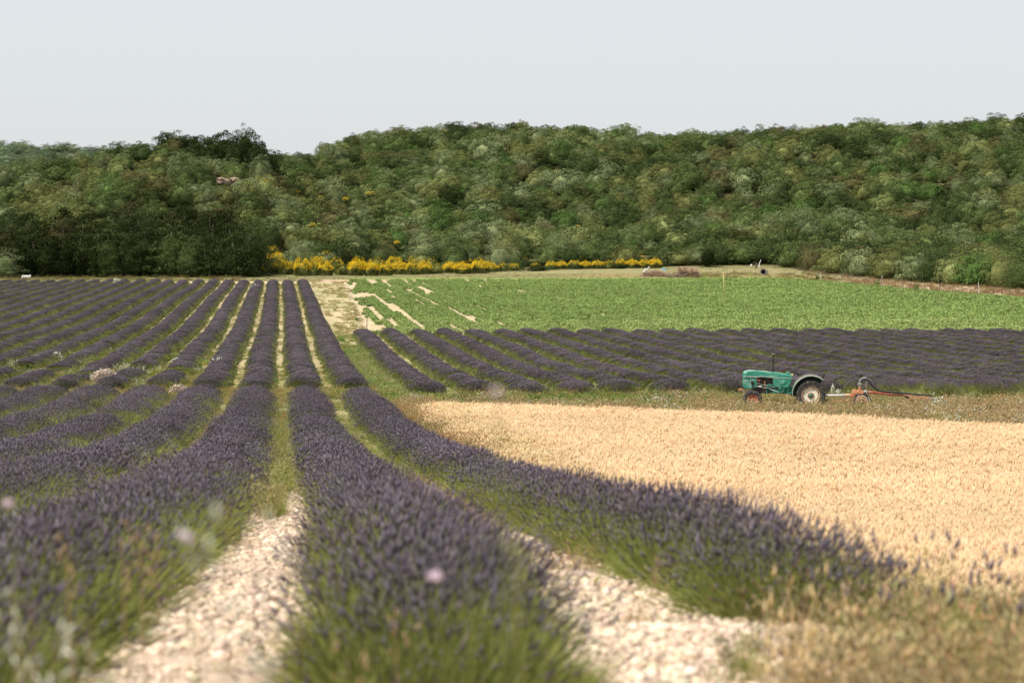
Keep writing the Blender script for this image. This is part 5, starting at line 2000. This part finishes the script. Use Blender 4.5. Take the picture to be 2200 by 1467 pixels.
for (px, py), hh, lab in (((1763, 600), 1.0, "short pale post between two shrubs on the right bank"), ((1895, 612), 1.25, "pale wooden post beside the green shrub on the right bank"),
                          ((2102, 634), 1.5, "pale wooden post standing alone near the right edge of the wood")):
    p = at(px, py, 60, 360)
    o = MB().tube([(0, 0, -0.2), (0.02, 0, hh * .5), (0.0, 0.02, hh)], [0.06, 0.055, 0.05], 8).build("wooden_post", M['post'], None, False, p[:3])
    tag(o, lab, "post", "pale posts along the right fence")
for (px, py), hh, mt, lab in (((762, 677), 0.75, 'darkpost', "thin brown stake on the bare strip left of the crop"), ((788, 709), 0.9, 'darkpost', "thicker brown stake at the crop's lower left corner"),
                              ((718, 610), 0.9, 'darkpost', "thin stake at the upper left corner of the crop"), ((1828, 708), 0.55, 'post', "pale short stake between crop and lavender")):
    p = at(px, py, 60, 360)
    o = MB().tube([(0, 0, -0.1), (0.02, 0, hh)], [0.035, 0.028], 6).build("stake", M[mt], None, False, p[:3])
    tag(o, lab, "stake", "stakes round the crop")
p = at(1556, 651, 60, 360)
hh = 66 / FPX * p[3]
o = MB().tube([(0, 0, -0.2), (-0.03, 0, hh * 0.55), (-0.13, 0, hh)], [0.050, 0.040, 0.022], 8).build("marker_cane", M['yellow_stake'], None, True, p[:3])
tag(o, "tall thin yellow cane standing in the middle of the green crop", "cane")


# ------------------------------------------------------------------ brushwood heaps, pipe, dead wood, bench
def heap(px, py, w, h, mats, n, label, seed, cap=None):
    X, Y, Z, D = at(px, py, 200, 360)
    k = D / FPX
    root = empty("brushwood_heap", (X, Y, Z), -YAW)
    tag(root, label, "brushwood heap", "brushwood heaps on the grass belt")
    rr = random.Random(seed)
    for mi, mt in enumerate(mats):
        mb = MB()
        for i in range(n):
            a = rr.uniform(-1, 1)
            prof = (1 - abs(a) ** 2.2) if cap is None else min(1.0, (1 - abs(a)) * 4.0)
            top = h * k * max(0.15, prof)
            c = Vector((a * w * k / 2, rr.uniform(-1, 1) * w * k * 0.22, rr.uniform(0.05, 1.0) * top * 0.9))
            d = Vector((rr.uniform(-1, 1), rr.uniform(-1, 1) * 0.7, rr.uniform(-0.35, 0.35))).normalized() * rr.uniform(0.25, 0.62)
            mid = c + Vector((rr.uniform(-.1, .1), rr.uniform(-.1, .1), rr.uniform(0, .12)))
            r0 = rr.uniform(0.014, 0.05)
            mb.tube([tuple(c - d), tuple(mid), tuple(c + d)], [r0, r0 * 0.9, r0 * 0.6], 5)
        br = mb.build("branches", mt, root)
        br["kind"] = "stuff"
    return root


heap(1407, 594, 66, 13, [M['stick_dark'], M['stick']], 150, "low dark brown heap of brushwood with a scrap of blue sheet", 4)
heap(1478, 595, 50, 22, [M['stick'], M['stick'], M['stick_dark']], 150, "taller tan heap of stacked cut branches", 7, True)
heap(1450, 596, 40, 7, [M['stick_dark']], 70, "thin grey line of old branches joining the two heaps", 9)
p = at(1424, 590, 200, 360)
mb = MB()
V_ = [(x * 0.12 + 0.02 * math.sin(y * 3), y * 0.10, 0.42 + 0.06 * math.sin(x * 1.3 + y) + (1 - x * x * 0.1) * 0.1) for y in range(-3, 4) for x in range(-3, 4)]
V2 = [(a, b_, c - 0.02) for a, b_, c in V_]
F_ = [(j * 7 + i, j * 7 + i + 1, (j + 1) * 7 + i + 1, (j + 1) * 7 + i) for j in range(6) for i in range(6)]
mb.add(V_, F_)
mb.add(V2, F_)
o = mb.build("plastic_sheet", M['blue'], None, True, (p[0], p[1] - 0.6, p[2] + 0.35))
o.rotation_euler = (0.5, 0.1, 0)
tag(o, "small blue plastic sheet crumpled on the low dark heap", "sheet")
# concrete pipe section lying with its dark mouth to the left
p = at(1641, 591, 200, 360)
kk = p[3] / FPX
R_ = 11.5 * kk / 1.0 * 0.62
pipe = empty("concrete_pipe", (p[0], p[1], p[2] + R_ * 0.95), -YAW + math.radians(-68))
tag(pipe, "hollow concrete pipe section lying on the grass with its dark mouth open", "pipe")
mb = MB().lathe_y([(R_, 0.0), (R_ * 1.03, 0.12), (R_ * 0.98, 0.45), (R_ * 1.02, 0.95), (R_ * 0.95, 1.0), (R_ * 0.76, 1.0), (R_ * 0.76, 0.02), (R_, 0.0)], (0, -0.5, 0), 28)
pipe_o = mb.build("shell", M['concrete'], pipe)
MB().lathe_y([(R_ * 0.75, 0.93), (0.0, 0.93)], (0, -0.5, 0), 28).build("mouth_shade", M['black'], pipe)  # black disc deep in the open pipe, standing in for the shade inside
pipe.rotation_euler = (0, 0, -YAW + math.radians(-18) + 0.0)


def twig(px, py, pts, rads, mat, name, label, cat):
    p_ = at(px, py, 60, 360)
    k_ = p_[3] / FPX
    mb_ = MB()
    for pl, rd in zip(pts, rads):
        mb_.tube([(a * k_, 0.0 + 0.1 * math.sin(i), b_ * k_) for i, (a, b_) in enumerate(pl)], [q * k_ for q in rd], 6)
    o_ = mb_.build(name, mat, None, True, p_[:3])
    o_.rotation_euler = (0, 0, -YAW)
    tag(o_, label, cat)


twig(1632, 580, [[(2, -1), (0, 6), (-1, 12), (3, 22)], [(0, 6), (-3, 10)]], [[1.6, 1.3, 0.9, 0.4], [0.8, 0.3]], M['bleached'], "dead_branch", "bleached white forked branch sticking up beside the hollow pipe", "branch")
twig(1625, 576, [[(0, -1), (-1, 5), (1, 11)], [(-1, 1), (4, 5)]], [[1.8, 1.6, 1.0], [1.0, 0.5]], M['darkpost'], "tree_stump", "dark broken stump left of the white forked branch", "stump")
twig(1614, 572, [[(0, -1), (0, 2), (1, 4)]], [[1.8, 2.2, 1.2]], M['bleached'], "boundary_stone", "small white boundary stone left of the dark stump", "stone")
twig(1387, 585, [[(-3, 0), (0, 5), (4, 6), (7, 10), (9, 12)], [(0, 5), (-1, 9)], [(-6, 0), (3, 4)]], [[2.0, 2.2, 1.5, 1.3, 0.7], [1.3, 0.5], [1.8, 1.5]], M['bleached'], "bleached_root",
     "bleached white root with two prongs behind the low dark heap", "root")
# bench
p = at(56, 601, 200, 330)
k_ = p[3] / FPX
bench = empty("wooden_bench", p[:3], -YAW)
tag(bench, "small bleached trough-like bench on short legs at the far left field corner", "bench")
MB().box((0, 0, 5.2 * k_), (20 * k_, 0.5, 1.6 * k_)).build("seat", M['bleached'], bench)
MB().box((0, 0.24, 8.4 * k_), (20 * k_, 0.05, 3.0 * k_)).build("backrest", M['bleached'], bench)
MB().box((9.2 * k_, 0, 8.0 * k_), (1.6 * k_, 0.5, 6.0 * k_)).build("armrest", M['whitepaint'], bench)
for x in (-8.5, 8.5):
    for y in (-0.2, 0.2):
        MB().box((x * k_, y, 2.2 * k_), (0.06, 0.06, 4.6 * k_)).build("leg", M['post'], bench)
# rock outcrop on the slope
p = at(490, 420, 340, 430)
mb = MB()
rr = random.Random(3)
for i in range(16):
    V_, F_ = ICO1
    s_ = rr.uniform(0.35, 0.9)
    mb.add(V_ * np.array([s_ * 1.3, s_, s_ * 0.55]) * np.random.default_rng(i).uniform(0.8, 1.15, (len(V_), 1)) + np.array([rr.uniform(-1.6, 1.6), rr.uniform(-0.6, 0.6), rr.uniform(0, 1.0)]), F_)
o = mb.build("rock_outcrop", mat_solid("reddish_rock", (0.22, 0.14, 0.10), (0.36, 0.27, 0.21), 0.9, nscale=2), None, False, (p[0], p[1], p[2] + 2.2))
tag(o, "pinkish bare rock outcrop in the trees below the tall ridge trees", "rock")

# ------------------------------------------------------------------ shrubs
SHR = [crown_mesh("shrub_foliage", 900 + i, 12, 50, 0.14, M['oak'], 1.1, 0.0) for i in range(3)]


def shrub(px, py, w, h, tone, label, cat="shrub", name="shrub", d=(60, 360), group=None, i=0):
    X, Y, Z, D = at(px, py, *d)
    o_ = link(name, SHR[i % 3], None, (X, Y, Z - 0.05))
    o_.scale = (w / FPX * D / 2, w / FPX * D / 2, h / FPX * D / 1.45)
    o_.color = (*tone, 1)
    tag(o_, label, cat, group)


GS = "shrubs on the right bank"
shrub(1756, 601, 10, 12, (0.05, 0.09, 0.03), "small dark green shrub at the left start of the right bank", group=GS, i=0)
shrub(1768, 600, 8, 8, (0.06, 0.10, 0.035), "smallest green shrub right beside the short pale post", group=GS, i=1)
shrub(1884, 617, 15, 16, (0.07, 0.12, 0.04), "green shrub left of the pale post on the right bank", group=GS, i=2)
shrub(1969, 626, 18, 16, (0.10, 0.14, 0.05), "yellow-green shrub on the bare soil of the right bank", group=GS, i=0)
shrub(1570, 567, 24, 12, (0.09, 0.10, 0.05), "low rounded grey-green shrub behind the short grey fence", i=1)
shrub(1655, 567, 16, 10, (0.10, 0.11, 0.05), "pale green shrub right of the bleached forked branch", i=2)
shrub(766, 690, 12, 10, (0.05, 0.10, 0.03), "dark green leafy weed by the stake on the bare strip", "weed", "leafy_weed", i=1)
shrub(776, 655, 16, 10, (0.05, 0.10, 0.04), "blue-green leafy weed at the crop's ragged left edge", "weed", "leafy_weed", i=0)

M['drybush'] = mat_plant("dry_lavender", [(0.34, 0.26, 0.20), (0.50, 0.40, 0.33), (0.62, 0.53, 0.46)], 0.2, nscale=3, tint=False)


def fan_bush(px, py, w, h, mat, label, cat, name, n=260, seed=0, d=(30, 330), headmat=None):
    h = h * 1.0
    X, Y, Z, D = at(px, py, *d)
    rr = np.random.default_rng(seed)
    th = rr.uniform(0, 6.283, n)
    el = np.arccos(rr.uniform(0.15, 1, n))
    k = D / FPX
    dd = np.stack([np.cos(th) * np.sin(el) * w * k / 2, np.sin(th) * np.sin(el) * w * k / 2, np.cos(el) * h * k + 0.02], 1)
    ln = np.linalg.norm(dd, axis=1) * rr.uniform(0.75, 1.05, n)
    wd = max(0.003, 0.00013 * D)
    V, Q, T_ = blades_vf(dd * 0.1, norm(dd), ln, np.full(n, wd), rr.normal(size=(n, 3)) * 0.02, rr)
    parts, Vs, mats = [(Q, 0), (T_, 0)], [V], [mat]
    if headmat:
        V2, T2 = spikes_vf(dd * 0.1 + norm(dd) * (ln * 0.85)[:, None], norm(dd), ln * 0.28, np.full(n, wd * 2.2), rr, off=len(V))
        Vs.append(V2)
        parts.append((T2, 1))
        mats.append(headmat)
    o_ = link(name, mesh_np(name, np.concatenate(Vs), parts, mats), None, (X, Y, Z - 0.02))
    tag(o_, label, cat)


fan_bush(226, 829, 66, 32, M['drybush'], "dead pinkish-grey lavender bush arching over the gap at left", "dry bush", "dry_bush", 420, 1, headmat=M['drybush'])
fan_bush(384, 850, 40, 22, M['drybush'], "smaller dead pinkish lavender bush at a row head in the cross gap", "dry bush", "dry_bush", 260, 2, headmat=M['drybush'])
for i, (px, py, w, h, lab) in enumerate(((123, 778, 24, 20, "pale feathery weed in the weedy left corner"), (252, 612, 22, 12, "pale weed clump at the far end of a left row"), (470, 797, 44, 28, "wide pale seeding weed between the rows above the cross gap"),
                                     (378, 790, 20, 20, "pale upright weed left of the wide seeding weed"), (893, 868, 44, 22, "pale seeding weed at the wheat's left tip"),
                                     (2020, 890, 40, 34, "tall whitish weed clump at the end of the black hose"), (1801, 862, 24, 22, "pale weed in front of the white shaft"),
                                     (1789, 856, 8, 26, "single tall pale spike of weed behind the white shaft"), (2060, 905, 40, 22, "lower whitish weed clump right of the tall one"),
                                     (549, 622, 20, 10, "small pale weed on a far row"), (950, 885, 26, 18, "pale weed on the wheat's left border"))):
    fan_bush(px, py, w, h, M['grass1'], lab, "weed", "pale_weed", 90, 20 + i, headmat=M['white_weed'])


# ------------------------------------------------------------------ flowers close to the lens
def eye(px, py, D):
    a = (733.5 - py) / FPX
    fz = -math.sin(PITCH) + a * math.cos(PITCH)
    fd = math.cos(PITCH) + a * math.sin(PITCH)
    X, Y = to_xy(D, (px - 1100) / FPX / fd * D)
    return Vector((float(X), float(Y), ZC + fz / fd * D))


def tall_stem(px, py, D, mat, lean=(0.05, 0.05)):
    top = eye(px, py, D)
    g = Vector((top.x + lean[0], top.y + lean[1], 0))
    g.z = float(H(g.x, g.y)) - 0.02
    return top, g


def scabious(px, py, D, rad, label, flat=0.5, tilt=0.0):
    top, g = tall_stem(px, py, D, None)
    root = empty("scabious_flower", g)
    tag(root, label, "flower", "pale pink flowers close to the lens")
    t = top - g
    MB().tube([(0, 0, 0), tuple(t * 0.5 + Vector((0.01, 0, 0))), tuple(t)], [0.0022, 0.0018, 0.0015], 5).build("stem", M['lav_stem1'], root)
    rr = np.random.default_rng(int(px))
    n = 90
    d = norm(rr.normal(size=(n, 3)) + np.array([0, 0, 0.5]))
    P_ = d * np.array([rad, rad, rad * flat])
    V, Q = leaf_quads(P_, norm(d + rr.normal(size=(n, 3)) * .3), np.full(n, rad * 0.75), rr, aspect=0.7)
    h_ = link("flower_head", mesh_np("flower_head", V, [(Q, 0)], [M['pink']]), root, tuple(t))
    h_.rotation_euler = (0, tilt, 0)


scabious(935, 1237, 4.3, 0.0150, "pale pink round flower above the middle lavender row")
scabious(398, 1152, 3.6, 0.0150, "pale pink tilted flower at the left side of the stony path", 0.45, 0.5)
scabious(1067, 841, 3.0, 0.0070, "faint mauve flower floating over the wheat's far tip", 0.6)
scabious(18, 1081, 4.6, 0.0098, "faint pink flower head at the left picture edge", 0.8)


def seed_grass(px, pys, D, label, mat, head=0.012, n=3, lean=(0.04, 0.05), name="seeding_grass", width=0.35):
    top, g = tall_stem(px, pys, D, None, lean)
    root = empty(name, g)
    tag(root, label, "grass stem", "tall grasses close to the lens")
    t = top - g
    MB().tube([(0, 0, 0), tuple(t * 0.6 + Vector((-0.01, 0, 0))), tuple(t)], [0.0022, 0.0018, 0.0010], 5).build("stem", M['dry1'], root)
    rr = np.random.default_rng(int(px + pys))
    base = np.array([tuple(t * (1 - 0.28 * i / n) + Vector((rr.normal() * head * 1.2, 0, 0))) for i in range(n)])
    d = norm(rr.normal(size=(n, 3)) * 0.4 + np.array([0, 0, -0.8 if mat is M['white_weed'] else 0.8]))
    V, T_ = spikes_vf(base, d, np.full(n, head * 2.6), np.full(n, head * width), rr)
    link("seed_head", mesh_np("seed_head", V, [(T_, 0)], [mat]), root)


k = 0
for px, py, D, lab in ((28, 1262, 4.6, "at the left edge"), (66, 1300, 4.7, "second from the left edge"), (118, 1375, 4.5, "third from the left edge"), (158, 1322, 4.4, "fourth from the left edge"), (190, 1335, 4.6, "fifth, tallest of the pair by the green tuft"),
                       (48, 1400, 4.2, "lowest at the left edge")):
    seed_grass(px, py, D, "blurred oat stem with pale drooping spikelets %s" % lab, M['white_weed'], 0.021, 6, width=0.28)
for px, py, D, lab in ((428, 1128, 3.2, "over the path's left side, leftmost of three"), (490, 1075, 3.0, "over the path's left side, middle of three"), (540, 1088, 3.1, "over the path's left side, nearest the green strip")):
    seed_grass(px, py, D, "faint pale grass head %s" % lab, M['white_weed'], 0.017, 7, width=0.30)
for px, py, D, lab in ((745, 1405, 5.2, "low in front of the middle row"), (850, 1330, 6.6, "before the middle row's green end"), (300, 1125, 6.4, "over the left row, third brown one"), (335, 1145, 6.6, "over the left row, rightmost brown one"),
                       (142, 1165, 6.4, "over the left row, leftmost brown one"), (262, 1160, 6.5, "over the left row, second brown one"), (1405, 1215, 7.5, "before the right row's green end"), (1640, 1290, 9.0, "in the dry corner, left"),
                       (1885, 1260, 9.2, "in the dry corner, tall one")):
    seed_grass(px, py, D, "brown dry grass stem %s" % lab, M['dry1'], 0.017, 7, width=0.32)
for px, py, D, lab in ((1108, 1085, 3.3, "before the right lavender row"), (1100, 1010, 3.1, "whose tip touches the wheat"), (1000, 1190, 3.4, "right of the pale pink round flower")):
    top, g = tall_stem(px, py, D, None)
    root = empty("green_shoot", g)
    tag(root, "faint green blurred shoot %s" % lab, "shoot", "green shoots close to the lens")
    t = top - g
    MB().tube([(0, 0, 0), tuple(t * 0.6), tuple(t)], [0.003, 0.0025, 0.001], 5).build("stem", M['grass1'], root)
    rr = np.random.default_rng(int(px))
    bs_ = np.array([tuple(t * f) for f in rr.uniform(0.8, 0.98, 9)])
    V, Q, T_ = blades_vf(bs_, norm(rr.normal(size=(9, 3)) * 0.5 + np.array([0, 0, 1])), rr.uniform(0.02, 0.05, 9), np.full(9, 0.002), rr.normal(size=(9, 3)) * 0.008, rr)
    link("leaves", mesh_np("leaves", V, [(Q, 0), (T_, 0)], [M['grass1']]), root)

# a few lavender stems that strayed into the dry corner at lower right
for i in range(26):
    D = 7.8 + rng.uniform() * 3.6
    px = 1770 + i * 17.5 + rng.uniform() * 6
    X, Y = to_xy(D, (px - 1100) / FPX * D)
    z = float(H(X, Y))
    hh = 0.26 + 0.20 * rng.uniform()
    base = np.zeros((3, 3)) + rng.normal(size=(3, 3)) * 0.01
    base[:, 2] = 0
    d = norm(rng.normal(size=(3, 3)) * 0.18 + np.array([0, 0, 1]))
    V, Q, T_ = blades_vf(base, d, np.full(3, hh), np.full(3, 0.0022), np.zeros((3, 3)), rng)
    V2, T2 = spikes_vf(base + d * hh, d, np.full(3, 0.07), np.full(3, 0.010), rng, off=len(V))
    o_ = link("stray_lavender", mesh_np("stray_lavender", np.concatenate([V, V2]), [(Q, 0), (T_, 0), (T2, 1)], [M['lav_stem1'], M['lav_head1']]), None, (float(X), float(Y), z))
    tag(o_, "stray lavender sprig in the dry corner, %s sprig from left" % ordinal(i + 1), "lavender sprig", "stray lavender sprigs in the dry grass")

# poppies
pm = []
for kk in range(5):
    a = kk * 1.2566
    pm.append([(0, 0, 0), (math.cos(a - .7), math.sin(a - .7), 0.55), (1.15 * math.cos(a), 1.15 * math.sin(a), 0.8), (math.cos(a + .7), math.sin(a + .7), 0.55)])
V_ = np.array(pm).reshape(-1, 3)
POPPY = mesh_np("petals", V_, [(np.arange(20).reshape(5, 4), 0)], [M['red']])
_pc = {}
for px, py, D0, place in sorted(((2098, 1328, 9.3, "in the dry corner at lower right"), (2120, 1330, 9.4, "in the dry corner at lower right"), (2176, 1308, 9.9, "in the dry corner at lower right"), (1872, 1362, 8.9, "in the dry corner at lower right"),
                          (610, 815, 0, "by the furrow just above the cross gap"), (598, 822, 0, "by the furrow just above the cross gap"), (531, 815, 0, "by the furrow just above the cross gap"), (611, 912, 0, "in the grassed furrow below the cross gap"),
                          (603, 942, 0, "in the grassed furrow below the cross gap"), (605, 922, 0, "in the grassed furrow below the cross gap"), (1012, 966, 0, "in the brown grass left of the wheat"), (708, 880, 0, "beside the row head right of the middle row"),
                          (713, 898, 0, "beside the row head right of the middle row"), (738, 645, 0, "on the bare strip left of the crop"), (815, 690, 0, "on the bare strip left of the crop"), (819, 708, 0, "on the bare strip left of the crop"))):
    _pc[place] = _pc.get(place, 0) + 1
    if D0:
        top = eye(px, py, D0)
        g = Vector((top.x, top.y, float(H(top.x, top.y))))
        hh = max(0.1, top.z - g.z)
        sc_ = 0.020
    else:
        X, Y, Z, D = at(px, py + 6, 20, 330)
        g = Vector((X, Y, Z))
        hh = 0.38 if D < 100 else 0.3
        sc_ = max(0.035, 0.0005 * D)
    root = empty("poppy", g)
    tag(root, "%s from left of the red poppies %s" % (ordinal(_pc[place]), place), "poppy", "red poppies " + place)
    MB().tube([(0, 0, 0), (0.01, 0, hh)], 0.0025, 4).build("stem", M['grass1'], root)
    c = link("petals", POPPY, root, (0.01, 0, hh))
    c.scale = (sc_,) * 3
print("instances", N_INST[0], "objects", len(SC.objects), "trees", len(TREES))
